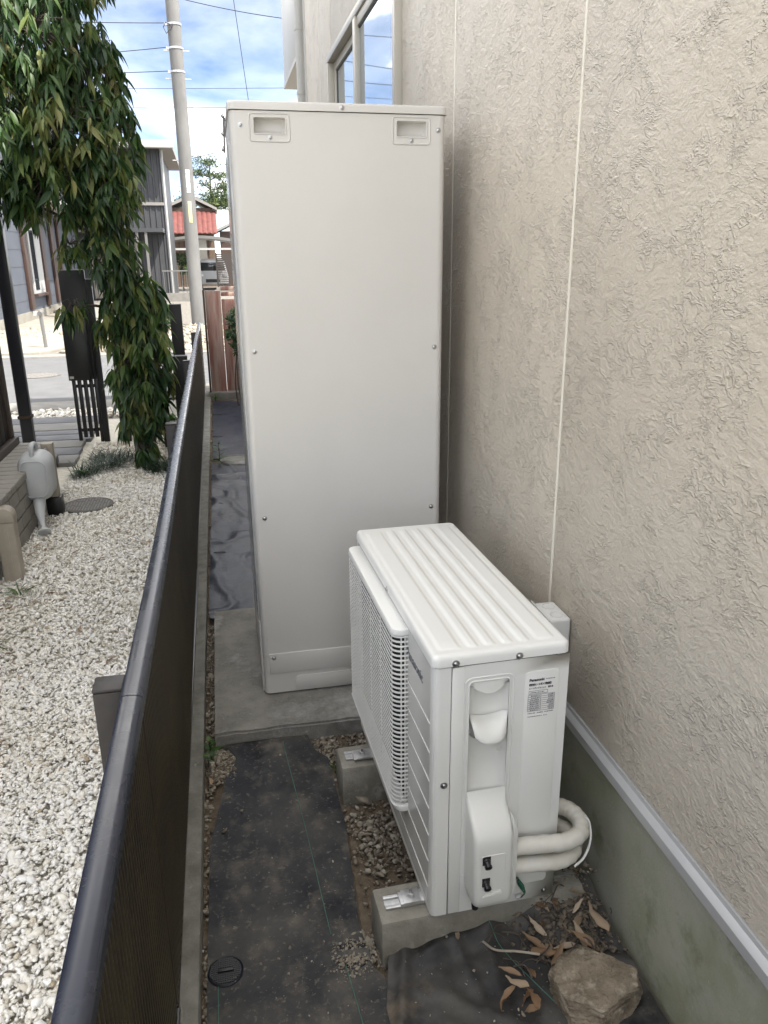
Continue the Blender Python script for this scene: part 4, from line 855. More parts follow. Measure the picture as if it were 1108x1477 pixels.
# ------------------------------------------------------------------ left neighbour's house edge
lh = thing('neighbour_house', 'dark clad house corner on a beige tiled plinth at the left edge', 'house', (0, 0, 0))
B(-4.5, -1.60, -.9, 3.28, .40, 2.6).build('wall', 'darkwood', lh)
for i, y in enumerate(np.arange(-.9, 3.2, .115)): B(-1.60, -1.588, y, y+.109, .46, 2.6).build('cladding_board', 'darkwood', lh, bevel=.002)
B(-1.60, -1.572, 3.215, 3.295, .455, 2.6).build('corner_board', 'brownsill', lh, bevel=.003)
B(-1.60, -1.545, -.9, 3.30, .402, .454).build('sill', 'brownsill', lh, bevel=.004)
B(-4.6, -1.352, -1, 3.36, -.1, .345).build('plinth_core', 'mortar', lh)
pl = bpy.data.objects.new('plinth', None); COL.objects.link(pl); pl.parent = lh
rows_z = [(-.02, .085), (.091, .172), (.178, .259), (.265, .346)]
tl = {}
def boxmesh(dx, dy, dz, bev, key):
    if key not in tl: tl[key] = B(-dx/2, dx/2, -dy/2, dy/2, -dz/2, dz/2).mesh('tile', bevel=bev, segs=1); tl[key].materials.append(M['tile'])
    return tl[key]
for k, (za, zb) in enumerate(rows_z):
    off = .11 if k % 2 else 0
    for y in np.arange(-.22+off, 3.3, .22):
        o = link('tile', boxmesh(.024, .209, zb-za-.003, .003, ('f', k)), None, pl); o.location = (-1.344, y+.02, (za+zb)/2)
for y in np.arange(-.3, 3.34, .105):
    o = link('cap_tile', boxmesh(.275, .095, .046, .005, 'cap'), None, pl); o.location = (-1.463, y, .376)
for k, (za, zb) in enumerate(rows_z):
    for x in (-1.46, -1.68, -1.90):
        o = link('tile', boxmesh(.213, .024, zb-za, .003, ('e', k)), None, pl); o.location = (x, 3.37, (za+zb)/2)
# dark downpipe with elbow
dpn = thing('downpipe', 'dark square downpipe with an elbow beside the tiled plinth', 'downpipe', (-1.69, 4.2, 0))
MB().box(-.046, .046, -.046, .046, .20, 3.2).build('pipe', 'bluepipe', dpn, bevel=.012, segs=3)
MB().tube(bez([(0, 0, .24), (0, 0, .15), (.02, 0, .075), (.08, 0, .045), (.2, 0, .04)], 5), .052, 14).build('elbow', 'bluepipe', dpn, smooth=60)
MB().box(-.053, .053, -.053, .053, .42, .445).build('strap', 'wood_end', dpn, bevel=.003)
# beige post and tap post
bp = thing('beige_post', 'beige resin post with rounded top before the tiled plinth', 'post', (-1.262, 1.62, 0))
extr(rrect(-.048, .048, -.04, .04, .012), 0, .335).build('shaft', 'beige_post', bp, smooth=35)
MB().add(*(lambda pr: ([(x, s_*.041, z) for s_ in (-1, 1) for x, z in pr], [tuple(range(len(pr))), tuple(range(2*len(pr)-1, len(pr)-1, -1))]+[(i, (i+1) % len(pr), len(pr)+(i+1) % len(pr), len(pr)+i) for i in range(len(pr))]))([(-.05, .336)]+[(-.05+.1*(1-math.cos(a))/2, .365+.052*math.sin(a)) for a in np.linspace(0, math.pi, 12)]+[(.05, .336)])).build('rounded_cap', 'beige_post', bp, bevel=.004)
B(-.012, .012, -.0425, -.039, .01, .33).build('groove_strip', 'beige_post', bp, bevel=.001)
tp = thing('tap_post', 'short beige tap post on a black base under the watering can', 'post', (-1.255, 2.80, 0))
extr(rrect(-.036, .036, -.036, .036, .010), .132, .50).build('shaft', 'beige_post', tp, smooth=35)
B(-.050, .050, -.050, .050, -.02, .13).build('base', 'rubber', tp, bevel=.006)
MB().tube([(0, 0, .47), (0, -.09, .47), (0, -.10, .44)], .010, 10).build('tap', 'screw', tp, smooth=50)
# watering can, hung upside down on the tap post, spout down
wc = thing('watering_can', 'translucent white plastic watering can hanging spout down on the tap post', 'watering can', (-1.285, 2.56, .345))
me = bpy.data.meshes.new('body'); bm = bmesh.new(); bmesh.ops.create_cube(bm, size=1)
for v in bm.verts: v.co = (v.co.x*.205*(1 if v.co.z > 0 else .96), v.co.y*.24, v.co.z*.315)
bmesh.ops.bevel(bm, geom=bm.edges[:], offset=.08, segments=7, profile=.5, affect='EDGES'); bm.to_mesh(me); bm.free(); me.shade_smooth()
body = link('body', me, 'can', wc)
ring(-.078, .078, -.115, .115, .05, .004, -.118).build('moulded_rim', 'can', body, smooth=180)
MB().tube([(.0, -.05, -.130), (.012, -.135, -.215), (.030, -.200, -.262), (.042, -.235, -.288)], [.042, .030, .018, .013], 16).build('spout', 'can', wc, smooth=60)
MB().tube([(.042, -.235, -.286), (.048, -.252, -.302), (.050, -.258, -.308)], [.013, .036, .040], 20).build('rose', 'can', wc, smooth=40)
MB().tube(bez([(0, -.075, .135), (0, -.078, .195), (0, -.03, .205), (0, .04, .19), (0, .085, .135)], 6), .017, 12).build('handle', 'can', wc, smooth=60)
# pavers
PVS = [(4.20, 4.50, 'paver_b'), (4.53, 4.80, 'paver'), (4.83, 5.13, 'paver_b'), (5.16, 5.40, 'paver'), (5.43, 5.62, 'paver'), (5.66, 6.02, 'paver_b'), (6.05, 6.38, 'paver')]
for i, (a, b_, m_) in enumerate(PVS):
    o = B(-3.6, -1.36-.02*(i % 3), a, b_, -.05, .022).build('stone_paver', m_, bevel=.008)
    tag(o, ['pale stone paver nearest the tiled plinth', 'dark slate paver second from the plinth', 'pale stone paver third from the plinth', 'dark slate paver in the middle of the path', 'narrow dark slate paver beyond the middle of the path', 'pale stone paver second from the gutter', 'dark slate paver next to the roadside gravel strip'][i], 'paver', 'stone pavers in the entrance path')
# manholes
def manhole(x, y, z, r_, lab, iron):
    o = thing('manhole_cover', lab, 'manhole cover', (x, y, z)); MB().lathe([(r_, -.02), (r_, .006), (r_*.95, .009), (r_*.93, .006), (.001, .006)], (0, 0, 0), 48).build('plate', 'iron', o, smooth=40)
    q = MB(); nl = 15; st = 2*r_*.86/nl
    for i in range(nl):
        yy = -r_*.86+st*(i+.5); hw_ = math.sqrt(max(0, (r_*.86)**2-yy*yy)); x0 = -hw_
        while x0 < hw_-.02:
            l_ = rnd.uniform(.05, .16)*r_/.18; q.box(yy-st*.24, yy+st*.24, x0, min(x0+l_, hw_), .0062, .0085); x0 += l_+.014*r_/.18
    q.build('raised_pattern', 'iron_line', o); return o
manhole(-1.07, 2.94, .006, .172, 'round patterned iron cover set in the white gravel', 1)
manhole(-2.78, 10.04, .002, .30, 'round iron manhole cover in the road', 1)
# mailbox gate post unit
gt = thing('gate_post', 'black entrance post panel with mailbox and open slats', 'gate post', (-1.335, 5.06, 0))
B(-.112, .112, .012, .05, .60, 1.58).build('panel', 'black', gt, bevel=.004)
for x in (-.098, -.050, .002, .054, .098): B(x-(.017 if abs(x) < .09 else .017), x+(.017 if abs(x) < .09 else .014), .014, .048, .0 if abs(x) > .09 else .05, .598).build('slat', 'black_slat', gt, bevel=.003)
for z in (.10, .52): B(-.112, .112, .0485, .062, z, z+.03).build('cross_rail', 'black', gt)
mbx = B(-.108, .085, -.16, .010, .615, 1.14).build('mailbox', 'black_slat', gt, bevel=.008); B(-.110, .087, -.168, .010, 1.142, 1.165).build('flap', 'bluepipe', mbx, bevel=.004); B(-.098, -.060, -.1625, -.1605, .632, .655).build('name_plate', 'white_trim', mbx)
B(.116, .165, .0, .05, 0, 1.5).build('side_post', 'black', gt, bevel=.003)
for (x, y, hh, wdt, lab) in ((-.50, 6.0, 1.22, .12, 'tall black square post behind the tree, right of the foliage'), (-.46, 5.2, .78, .14, 'short black square post between tree and fence'), (-1.02, 5.15, 1.15, .09, 'black square post hidden among the lower tree leaves')):
    o = thing('black_post', lab, 'post', (x, y, 0)); B(-wdt/2, wdt/2, -.05, .05, -.05, hh-.006).build('shaft', 'black', o, bevel=.003); B(-wdt/2-.002, wdt/2+.002, -.052, .052, hh-.0055, hh).build('post_top', 'black_slat', o, bevel=.002)
plr = thing('planter', 'dark grey planter with green leaves between tree and fence', 'planter', (-.56, 4.72, 0))
MB().add([(-.07, -.07, 0), (.07, -.07, 0), (.07, .07, 0), (-.07, .07, 0), (-.09, -.09, .24), (.09, -.09, .24), (.09, .09, .24), (-.09, .09, .24)], [(0, 3, 2, 1), (0, 1, 5, 4), (1, 2, 6, 5), (2, 3, 7, 6), (3, 0, 4, 7)]).build('pot', 'post', plr)
rm = MB()
for a in ((-.097, .097, -.097, -.08), (-.097, .097, .08, .097), (-.097, -.08, -.079, .079), (.08, .097, -.079, .079)): rm.box(*a, .238, .255)
rm.build('rim', 'pipe_beige', plr); bv, bf = leafshape(1, .3, 4, .35, .3)
# ------------------------------------------------------------------ tree
tr = thing('tree', 'leafy evergreen tree with long drooping leaves beside the dark fence', 'tree', (-.80, 4.25, 0))
def tube_rel(pts, rs, name, seg=10):
    p = bez(pts, 5); n_ = len(p); q = np.interp(np.linspace(0, 1, n_), np.linspace(0, 1, len(rs)), rs); return MB().tube(p, list(q), seg).build(name, 'bark', tr, smooth=60)
TP = [(.02, 0, -.05), (.0, 0, .3), (.02, .02, .7), (-.02, 0, 1.2), (-.04, 0, 1.75), (-.1, -.05, 2.3), (-.22, -.1, 2.9), (-.3, -.12, 3.5)]
tube_rel(TP, [.075, .062, .056, .05, .045, .035, .022, .01], 'trunk', 12)
tube_rel([(.03, .0, -.05), (.09, .01, .3), (.12, 0, .7), (.07, .03, 1.1)], [.035, .03, .024, .012], 'trunk', 10)
CL = [  # crown clumps: offset from the foot, radius (x, y, z), number of shoots
    (-.42, -.25, 3.20, .42, .40, .36, 60), (-.12, -.10, 3.05, .28, .35, .38, 42), (-.75, -.30, 3.05, .40, .40, .45, 55), (-.30, -.35, 2.60, .40, .40, .36, 62), (-.72, -.35, 2.45, .38, .40, .40, 52),
    (.02, -.20, 2.55, .22, .35, .34, 40), (-.03, -.30, 2.18, .22, .35, .34, 44), (-.40, -.40, 2.20, .34, .36, .26, 44), (-.85, -.35, 2.16, .30, .36, .20, 26), (-.06, -.20, 1.76, .20, .30, .24, 30), (-.36, -.15, 1.78, .14, .25, .10, 7),
    (.05, -.10, 1.42, .20, .28, .24, 28), (.12, -.12, 1.05, .22, .28, .26, 32), (.08, -.10, .72, .23, .28, .24, 32), (.04, -.10, .42, .20, .26, .18, 20), (-.13, -.15, 1.25, .10, .2, .2, 8), (-.36, -.32, 1.32, .09, .12, .08, 5), (.0, -.22, .16, .14, .12, .06, 5),
    (-.35, -.10, 3.65, .5, .4, .3, 40), (.18, -.05, 1.25, .15, .2, .3, 16), (.2, -.05, .8, .14, .2, .25, 14), (-.06, -.1, .9, .15, .2, .3, 12)]
shoots = []
for (cx, cy, cz, rx, ry_, rz, ns) in CL:
    for k in range(int(ns*2.5)):
        d_ = rng.normal(size=3); d_ /= np.linalg.norm(d_); q = rng.uniform(.35, 1.0)**.6
        if rng.uniform() < .12: q *= 1.22
        shoots.append((np.array([cx+d_[0]*rx*q, cy+d_[1]*ry_*q, cz+d_[2]*rz*q]), np.array([d_[0], d_[1], d_[2]*.4]), q, (cx, cy, cz)))
tps = np.array(TP)
br = MB()
for (c_) in [(a[0], a[1], a[2]) for a in CL]:
    k = min(range(len(TP)), key=lambda i: (TP[i][2]-(c_[2]-.3))**2+(TP[i][0]-c_[0])**2*.3); s_ = Vector(TP[k]); e_ = Vector(c_)
    tube_rel([tuple(s_), tuple((s_+e_)/2+Vector((0, 0, .05))), tuple(e_)], [.018, .012, .006], 'branch', 7)
for (p, dr, q, c_) in shoots:
    s_ = Vector(c_); e_ = Vector(p); m_ = (s_+e_)/2+Vector((0, 0, .04)); br.tube([tuple(s_), tuple(m_), tuple(e_)], [.004, .003, .002], 4, caps=False)
stuff(br.build('twigs', 'bark', tr))
LT = []; LN = []
for (p, dr, q, c_) in shoots:
    a0 = rng.uniform(0, 6.28); young = rng.uniform(); nl = int(rng.integers(6, 11)); base = rng.uniform(0, .45) if young < .62 else rng.uniform(.45, 1.0)
    for k in range(nl):
        az = a0+k*2.4+rng.normal(0, .2); droop = rng.uniform(.55, 1.4); l_ = rng.uniform(.07, .175)*rng.choice([.75, 1, 1.1]); pos = p+np.array([rng.normal(0, .008), rng.normal(0, .008), rng.uniform(-.06, .02)])
        out = np.array([math.cos(az), math.sin(az), 0])+dr*.7; out /= np.linalg.norm(out)+1e-6
        dirv = np.array([out[0]*math.cos(droop), out[1]*math.cos(droop), -math.sin(droop)]); dirv /= np.linalg.norm(dirv)
        side = np.cross(dirv, [0, 0, 1]); side /= np.linalg.norm(side)+1e-6; tw_ = rng.normal(0, .5); up = np.cross(side, dirv); side, up = side*math.cos(tw_)+up*math.sin(tw_), up*math.cos(tw_)-side*math.sin(tw_)
        LT.append(np.stack([side*l_, dirv*l_, up*l_, pos], -1)); LN.append(np.clip(base+rng.normal(0, .08), 0, 1))
LT = np.array(LT); LN = np.array(LN)
lv, lf = leafshape(1, .255, 5, .22, .35)
# the 300 leaves nearest the alley side are single objects, the others one mass
score = LT[:, 1, 3]-.0*LT[:, 0, 3]+rng.uniform(0, .25, len(LT)); order = np.argsort(score); big = order[:300]; rest = order[300:]
scatter('foliage', 'leaf', lv, lf, LT[rest], LN[rest], tr)['kind'] = 'stuff'
LM = []
for k in range(8):
    me = bpy.data.meshes.new('leaf'); me.from_pydata(lv.tolist(), [], lf); a = me.attributes.new('tint', 'FLOAT', 'POINT'); a.data.foreach_set('value', [k/7]*len(lv)); me.shade_smooth(); me.materials.append(M['leaf']); LM.append(me)
for i in big:
    o = link('leaf', LM[int(round(LN[i]*7))], None, tr); T = LT[i]; o.matrix_local = Matrix([list(T[0]), list(T[1]), list(T[2]), [0, 0, 0, 1]])
# planter leaves reuse the leaf shape
T = []
for k in range(26):
    az = rng.uniform(0, 6.28); el = rng.uniform(.1, 1.2); d_ = np.array([math.cos(az)*math.cos(el), math.sin(az)*math.cos(el), math.sin(el)]); s_ = np.cross(d_, [0, 0, 1]); s_ /= np.linalg.norm(s_)+1e-6; l_ = rng.uniform(.08, .14)
    T.append(np.stack([s_*l_, d_*l_, np.cross(s_, d_)*l_, np.array([rng.normal(0, .03), rng.normal(0, .03), .23])], -1))
scatter('leaves', 'weed', lv, lf, np.array(T), rng.uniform(0, 1, len(T)), plr)
# mondo grass
def tuft(name, lab, spots, L_=.16, m='grass'):
    T = []; bv_, bf_ = leafshape(1, .05, 4, .5, .2)
    for (x, y, r_, n_) in spots:
        for k in range(n_):
            a = rng.uniform(0, 6.28); el = rng.uniform(.35, 1.3); d_ = np.array([math.cos(a)*math.cos(el), math.sin(a)*math.cos(el), math.sin(el)]); s_ = np.cross(d_, [0, 0, 1]); s_ /= np.linalg.norm(s_); l_ = L_*rng.uniform(.5, 1.1); rr3 = r_*math.sqrt(rng.uniform()); b_ = rng.uniform(0, 6.28)
            T.append(np.stack([s_*l_, d_*l_, np.cross(s_, d_)*l_, np.array([x+rr3*math.cos(b_), y+rr3*math.sin(b_), 0])], -1))
    T = np.array(T); return stuff(tag(scatter(name, m, bv_, bf_, T, rng.uniform(0, 1, len(T))), lab, 'grass'))
tuft('mondo_grass', 'dark green mondo grass spreading left of the tree foot', [(-1.2, 3.85, .10, 160), (-1.08, 4.02, .13, 260), (-.98, 4.25, .12, 220), (-1.15, 4.35, .12, 150), (-1.25, 3.7, .06, 60)])
tuft('mondo_grass', 'dark green mondo grass clump between tree foot and fence', [(-.62, 3.82, .12, 280), (-.52, 3.75, .08, 120)])
# ------------------------------------------------------------------ red wooden fence and shrub at the alley end
wf = thing('wooden_fence', 'weathered red-brown board fence closing the far alley end', 'fence', (0, 7.3, 0))
for i, (xa, xb, zt, yy) in enumerate(((-.205, -.02, 1.30, 0), (-.013, .16, 1.20, .02), (.167, .34, 1.22, .02), (.347, .52, 1.21, .02), (.527, .70, 1.22, .02), (.707, .88, 1.2, .02))): B(xa, xb, yy-.012, yy+.012, .09, zt).build('board', 'wood_red', wf, bevel=.003)
B(-.232, -.208, -.05, .05, 0, 1.31).build('end_post', 'wood_end', wf, bevel=.003)
for z in (1.235, 1.30): B(-.015, .9, .034, .07, z, z+.045).build('rail', 'wood_red', wf, bevel=.003)
B(-.24, .9, -.10, .16, -.05, .085).build('footing', 'gutter', wf, bevel=.01)
def blob(name, lab, cat, loc, clumps, n, L_, m, stems, grp=None, W_=.5):
    p = thing(name, lab, cat, loc, 0, grp); T = []; bv_, bf_ = leafshape(1, W_, 3, .3, .3)
    for (cx, cy, cz, r_) in clumps:
        for k in range(n):
            d_ = rng.normal(size=3); d_ /= np.linalg.norm(d_); q = rng.uniform(.3, 1)**.5*rng.uniform(.85, 1.12); a = rots(1)[0]; l_ = L_*rng.uniform(.6, 1.2)
            T.append(np.concatenate([a*l_, (np.array([cx, cy, cz])+d_*np.array([r_, r_, r_*.8])*q)[:, None]], 1))
    T = np.array(T); stuff(scatter('foliage', m, bv_, bf_, T, rng.uniform(0, 1, len(T)), p))
    for st in stems: MB().tube(bez(st[0], 4), st[1], 7).build('stem', 'bark', p, smooth=60)
    return p
blob('shrub', 'dense green shrub half hidden behind the tank, on thin stems', 'shrub', (.16, 6.65, 0), [(0, 0, 1.02, .15), (-.03, 0, .85, .14), (.02, 0, .68, .12), (.05, .05, 1.0, .2), (.1, 0, .8, .18)], 330, .05, 'shrub', [([(-.06, 0, 0), (-.08, .0, .3), (-.03, 0, .7)], .010), ([(0, 0, 0), (.02, .02, .3), (-.02, 0, .7)], .011), ([(.05, 0, 0), (.03, .0, .3), (.06, 0, .8)], .010), ([(-.02, .03, 0), (-.05, .03, .35), (.0, 0, .7)], .008)])
# ------------------------------------------------------------------ across the road
ap = extr([(-6.2, 12.8), (-4.1, 12.8), (-3.35, 12.95), (-3.0, 13.6), (-3.0, 15.0), (-2.9, 18.5), (-2.6, 30), (-6.2, 30)], -.05, .06).build('driveway_apron', 'apron', bevel=.01); struct(ap)
ts = thing('standpipe', 'thin metal standpipe on the sunlit concrete apron', 'standpipe', (-3.375, 13.75, .06))
MB().cyl((0, 0, 0), (-.02, 0, .62), .035, seg=12).build('column', 'steel', ts, smooth=50); MB().cyl((-.02, -.06, .64), (-.02, .10, .66), .045, seg=12).build('tap_head', 'steel', ts, smooth=50); MB().box(-.14, -.06, -.03, .03, .60, .68).build('lever', 'white_trim', ts)
nh = thing('grey_house', 'grey clad house with brown trims across the road at left', 'house', (-5.2, 17.0, 0))
B(-7, -.03, 1.0, 14, .30, 6.2).build('wall', 'grey_house', nh); B(-7, -.0, .95, 14, -.05, .30).build('footing', 'apron', nh)
B(-7.5, .45, .3, 14.5, 6.2, 6.45).build('roof', 'corr', nh, bevel=.02); B(-7.3, 1.0, 4.2, 14.4, 3.15, 3.30).build('canopy', 'eave', nh, bevel=.02)
for (ya, yb, m_) in ((4.55, 4.95, 'brown_trim'), (6.95, 7.35, 'brown_trim'), (8.6, 9.1, 'brown_trim'), (9.9, 10.2, 'brown_trim')): B(-.029, .06, ya, yb, .35, 3.1).build('trim_board', m_, nh, bevel=.01)
wn = B(-.028, .02, 5.3, 6.85, .75, 2.6).build('window', 'white_trim', nh); B(.021, .03, 5.5, 6.0, .85, 2.5).build('pane', 'car_glass', wn); B(.021, .03, 6.1, 6.75, .85, 2.5).build('pane', 'white_trim', wn); B(-.02, .12, 5.2, 6.9, .68, .745).build('sill', 'brown_trim', wn)
MB().cyl((.04, 2.2, .1), (.04, 2.2, 6.1), .05, seg=12).build('downpipe', 'bluepipe', nh, smooth=50)
for z in np.arange(.6, 6.1, .45): B(-.0295, -.024, 1.0, 14, z, z+.012).build('siding_joint', 'corr', nh)
au = thing('air_conditioner', 'white slatted air conditioner unit beside the grey house across the road', 'air conditioner', (-4.75, 24.2, .06))
B(0, .35, 0, .85, .05, 1.05).build('case', 'ac_white', au, bevel=.02); B(.06, .30, -.004, 0, .12, 1.0).build('vent_recess', 'rubber', au)
for k in range(13): B(.04, .32, -.02, -.005, .13+k*.067, .165+k*.067).build('slat', 'ac_white', au)
B(-.02, .4, -.02, .9, -.06, .049).build('base', 'apron', au)
def corrwall(x0, x1, y, z0, z1, pitch, dep, axis='x'):
    pts = []; x = x0
    while x < x1-1e-6:
        for (t, d_) in ((0, 0), (.55, 0), (.65, dep), (.9, dep)): pts.append((min(x+t*pitch, x1), y-d_))
        x += pitch
    pts.append((x1, y)); n_ = len(pts); return MB().add([(a, b_, z0) for a, b_ in pts]+[(a, b_, z1) for a, b_ in pts], [(i, i+1, n_+i+1, n_+i) for i in range(n_-1)])
ch = thing('grey_house', 'two storey charcoal corrugated house behind the tree and pole', 'house', (-1.95, 34, 0))
B(-7, -.02, .02, 8, 0, 6.05).build('core', 'corr', ch)
corrwall(-7, 0, 0, 3.98, 6.05, .24, .04).build('upper_wall', 'corr', ch); corrwall(-7, 0, 0, 0, 3.85, .24, .04).build('lower_wall', 'corr', ch)
B(-7, .05, -.1, .01, 3.855, 3.975).build('belt_trim', 'eave', ch)
q = B(-7.5, .55, -.75, 8.5, 6.05, 6.28).build('roof', 'eave', ch, bevel=.02); B(-7.5, .62, -.88, -.755, 6.0, 6.30).build('gutter', 'white_trim', q, bevel=.02)
MB().cyl((.08, -.08, .1), (.08, -.08, 6.0), .05, seg=10).build('downpipe', 'white_trim', ch, smooth=50)
B(-3.6, -.05, -1.6, -.05, 2.75, 2.9).build('porch_roof', 'corr', ch)
for x in (-1.1, -.75): MB().box(x-.05, x+.05, -1.55, -1.45, 0, 2.74).build('porch_post', 'steel', ch)
B(-3.2, -1.15, -.06, -.01, .1, 2.55).build('entrance_panel', 'cream', ch)
B(-.2, 1.15, -2.2, -2.12, 0, .35).build('low_wall', 'gutter', ch)
for x in np.arange(-.15, 1.15, .18): MB().cyl((x, -2.16, .35), (x, -2.16, 1.2), .012, seg=6).build('railing_bar', 'steel', ch)
B(-.2, 1.15, -2.18, -2.14, 1.2, 1.25).build('handrail', 'steel', ch)
# red roofed house
rh = thing('red_roof_house', 'old brown timber house with red tiled roof in the background', 'house', (-1.2, 50, 0))
B(-1.25, 1.25, .2, 6, 0, 3.4).build('wall', 'old_wood', rh)
for x in np.arange(-1.2, 1.2, .3): B(x, x+.04, .15, .199, .2, 3.2).build('batten', 'wood_end', rh)
n_ = 9
rfm = bpy.data.objects.new('roof', None); COL.objects.link(rfm); rfm.parent = rh
for j in range(6):
    for i in range(10):
        xa = -1.5+i*.3; ya = -.55+j*.28; za = 3.2+j*.22
        pr = [(xa+.3*k/6, za+.05*math.sin(k/6*math.pi)) for k in range(7)]
        MB().add([(x, ya, z) for x, z in pr]+[(x, ya+.32, z+.25) for x, z in pr]+[(x, ya, z-.05) for x, z in pr], [(k, k+1, 8+k, 7+k) for k in range(6)]+[(14+k, 15+k, k+1, k) for k in range(6)]).build('roof_tile', 'tile_red', rfm)
B(-1.2, 1.3, 1.1, 5.5, 3.4, 4.75).build('upper_wall', 'wood_end', rh)
extr([(-1.9, 4.55), (0, 5.35), (1.6, 4.6), (1.6, 4.75), (0, 5.55), (-1.9, 4.72)], .9, 6, 'xz').build('gable_roof', 'eave', rh)
B(.2, .8, .14, .19, 1.3, 2.9).build('cream_panel', 'cream', rh)  # cream panel, paler than the timber wall
sh = thing('metal_roof_shed', 'brown shed with a pale metal roof right of the red roofed house', 'shed', (1.6, 52, 0))
B(-1.1, 3, 0, 5, 0, 3.4).build('wall', 'brown_trim', sh); extr([(-1.8, 3.1), (.5, 4.2), (3, 3.2), (3, 3.32), (.5, 4.35), (-1.8, 3.25)], -.5, 3, 'xz').build('front_gable', 'roof_metal', sh)
MB().add([(-1.7, 3, 3.6), (4, 3, 3.6), (4, 9, 5.2), (-1.7, 9, 5.2)], [(0, 1, 2, 3)]).build('rear_roof', 'roof_metal', sh); B(.2, 1.4, -.03, 0, .6, 2.6).build('orange_boards', 'wood_red', sh)
cp_ = thing('carport', 'curved grey steel carport roof behind the utility pole', 'carport', (-.4, 42, 0))
pts = [(-2.0+3.5*t, 2.45+.28*math.sin(math.pi*(.15+.75*t))) for t in np.linspace(0, 1, 12)]; n_ = 12
MB().add([(x, 0, z) for x, z in pts]+[(x, 4, z) for x, z in pts]+[(x, 0, z+.14) for x, z in pts]+[(x, 4, z+.14) for x, z in pts], [(i, i+1, n_+i+1, n_+i) for i in range(n_-1)]+[(2*n_+i, 3*n_+i, 3*n_+i+1, 2*n_+i+1) for i in range(n_-1)]+[(i, 2*n_+i, 2*n_+i+1, i+1) for i in range(n_-1)]).build('roof', 'steel', cp_)
B(-1.9, 1.5, -.05, .05, 2.14, 2.24).build('beam', 'white_trim', cp_)
for x in (-1.85, 1.42): B(x-.05, x+.05, -.05, .05, 0, 2.139).build('post', 'steel', cp_)
lv_ = thing('louver_fence', 'brown horizontal louver fence in front of the white car', 'fence', (.55, 41, 0))
for k in range(17): B(-.5, .65, 0, .03, .30+k*.098, .37+k*.098).build('slat', 'louver', lv_)
for x in (-.45, .6): B(x-.04, x+.04, .031, .10, 0, 2.0).build('post', 'louver', lv_)
B(-.55, .7, -.05, .12, 0, .28).build('plinth', 'gutter', lv_)
# far car
cr_ = thing('parked_car', 'white car parked under the carport behind the pole', 'car', (-.15, 44.5, 0))
extr([(-.85, .30), (-.88, .75), (-.82, 1.0), (-.70, 1.55), (-.55, 1.70), (.55, 1.70), (.70, 1.55), (.82, 1.0), (.88, .75), (.85, .30)], 0, 3.6, 'xz').build('body', 'car_paint', cr_, bevel=.06, segs=3)
extr([(-.72, 1.05), (-.62, 1.5), (.62, 1.5), (.72, 1.05)], -.012, .05, 'xz').build('windscreen', 'car_glass', cr_, bevel=.01)
for x in (-.66, .66): B(x-.14, x+.14, -.02, .05, .72, .86).build('headlight', 'zinc', cr_, bevel=.02)
B(-.4, .4, -.02, .04, .42, .6).build('grille', 'rubber', cr_)
for x in (-.72, .72):
    for y in (.7, 2.9): MB().lathe([(.30, -.1), (.31, -.08), (.31, .08), (.30, .1)], (x, y, .31), 20, 'x').build('wheel', 'rubber', cr_, smooth=40)
# pines
def pine(lab, loc, ht, layers, lean=0):
    p = thing('pine_tree', lab, 'tree', loc, 0, 'pine trees behind the houses'); MB().tube(bez([(0, 0, 0), (lean*.3, 0, ht*.4), (lean, 0, ht*.97)], 5), [.22-.18*i/10 for i in range(11)], 9).build('trunk', 'bark', p, smooth=60)
    T = []; bv_, bf_ = leafshape(1, .22, 2, .1, .2)
    bb = MB()
    for (x, z, r_, n_) in layers:
        bb.tube([(lean*z/ht, 0, z-.35), (x, 0, z-.05)], [.07, .03], 6)
        for k in range(n_):
            d_ = rng.normal(size=3)*np.array([r_*.5, r_*.5, r_*.15]); a = rots(1)[0]; l_ = rng.uniform(.25, .5); T.append(np.concatenate([a*l_, (np.array([x, 0, z])+d_)[:, None]], 1))
    bb.build('branch', 'bark', p); T = np.array(T); stuff(scatter('needles', 'pine', bv_, bf_, T, rng.uniform(0, 1, len(T)), p)); return p
pine('tall pine with layered branches against the sky', (.0, 70, 0), 9.7, [(0, 9.4, 1.2, 420), (.9, 8.4, 1.2, 380), (-.8, 8.6, .8, 260), (1.5, 7.6, 1.2, 380), (-.4, 7.7, .7, 120), (.6, 6.9, 1.5, 520), (2.2, 6.6, 1.5, 650), (-.2, 6.2, 1.4, 620), (1.4, 6.2, 1.8, 700)], .2)
pine('lower dark pine right of the tall layered pine', (1.9, 74, 0), 8.2, [(0, 7.8, 1.1, 420), (.6, 7.0, 1.5, 480), (-.6, 6.5, 1.5, 480), (0, 5.6, 1.9, 560), (-1.4, 5.7, 1.2, 400)])
pine('small pine crown showing left of the utility pole', (-2.1, 72, 0), 6.9, [(0, 6.6, .8, 260), (-.5, 6.1, .9, 280), (.5, 5.6, 1.0, 260)])
for (x, y, r_, lab) in ((-1.75, 43, .45, 'small green bush beside the carport'), (2.0, 46, .6, 'green bush right of the louver fence')):
    blob('bush', lab, 'bush', (x, y, 0), [(0, 0, 1.7, r_), (.2, 0, 1.2, r_)], 260, .16, 'shrub', [([(0, 0, 0), (0, 0, .8), (0, 0, 1.6)], .04)])
blob('bush', 'small green bush on the rubble lot left of the pole', 'bush', (-1.25, 17.5, 0), [(0, 0, .25, .22), (.1, 0, .5, .15)], 200, .09, 'weed', [([(0, 0, 0), (0, 0, .2), (0, 0, .5)], .012)])
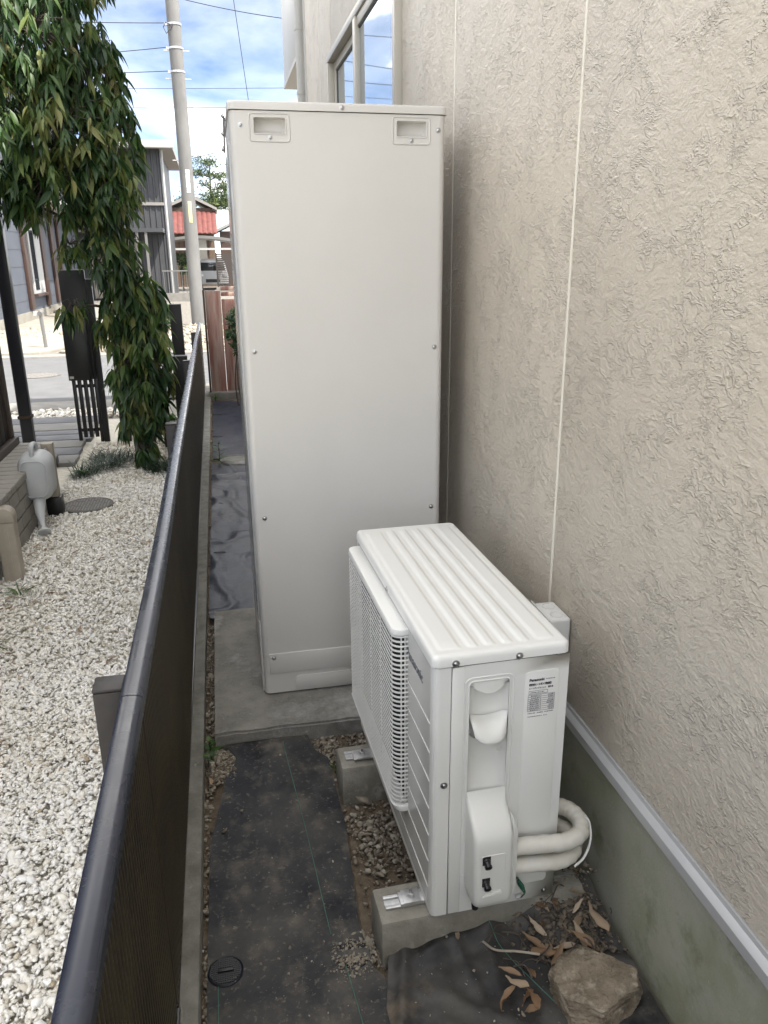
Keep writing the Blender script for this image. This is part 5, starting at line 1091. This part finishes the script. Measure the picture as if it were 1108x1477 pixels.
# ------------------------------------------------------------------ utility pole and lines
up = thing('utility_pole', 'tall grey concrete utility pole across the road', 'utility pole', (-.57, 19, 0))
MB().tube([(0, 0, -.2), (-.005, 0, 3), (-.015, 0, 6), (-.03, 0, 10.5)], [.172, .166, .160, .145], 28).build('column', 'pole', up, smooth=60)
for i, z in enumerate((3.4, 4.0, 4.6, 5.2, 5.8, 6.4)):
    s_ = -1 if i % 2 else 1; MB().cyl((-.16, -.02, z), (-.31, -.02, z), .011, seg=8).build('step_bolt', 'zinc', up)
    if z > 4.9: MB().cyl((.14, -.02, z-.0), (.29, -.02, z-.0), .011, seg=8).build('step_bolt', 'zinc', up)
for z in (5.95, 6.45, 6.95): MB().lathe([(.163, -.025), (.172, -.02), (.172, .02), (.163, .025)], (-.016, 0, z), 28).box(-.24, -.17, -.03, .03, z-.03, z+.03).build('band_clamp', 'zinc', up, smooth=40)
MB().tube([(-.05, -.165, 6.9), (-.12, -.19, 6.8), (-.2, -.18, 6.72), (-.26, -.17, 6.85), (-.2, -.18, 6.95), (-.08, -.18, 6.9)], .012, 6).build('cable_loop', 'wire', up)
def curved(z0_, z1_, a0, a1, m_, nm, rr_=.172):
    aa = np.linspace(rad(a0), rad(a1), 8); MB().add([(rr_*math.cos(a), rr_*math.sin(a), z) for a in aa for z in (z0_, z1_)], [(2*i, 2*i+1, 2*i+3, 2*i+2) for i in range(7)]).build(nm, m_, up)
curved(3.25, 3.78, 262, 295, 'pole_sign_w', 'number_plate', .1705); curved(2.55, 3.05, 262, 290, 'pole_sign_y', 'yellow_plate', .1725)
wires = [((-.75, 19, 6.98), (-14, 24, 8.6), .25, 'upper cable running left from the utility pole'), ((-.74, 19, 6.48), (-14, 23, 7.0), .35, 'middle cable running left from the utility pole'), ((-.78, 19.05, 5.98), (-14, 22.5, 6.9), .3, 'lower cable running left from the utility pole'),
         ((-.42, 19, 7.5), (4.5, 16, 6.4), .15, 'cable dropping from the pole towards the beige house'), ((-16, 30, 7.3), (20, 30, 8.6), .25, 'thick cable crossing the sky just above the tank'), ((-16, 33, 7.3), (20, 33, 8.6), .4, 'thin cable crossing the sky below the thick one'), ((-.42, 19, 4.05), (6, 30, 7.2), .1, 'low cable leaving the pole above the pine tops'), ((.9, 22, 9.0), (1.45, 24, 5.0), .0, 'faint steep cable above the tank')]
for (a, b_, sag, lab) in wires:
    a = Vector(a); b_ = Vector(b_); pts = [a.lerp(b_, t)-Vector((0, 0, sag*4*t*(1-t))) for t in np.linspace(0, 1, 24)]
    tag(MB().tube(pts, .009, 6, caps=False).build('power_line', 'wire', smooth=60), lab, 'cable')
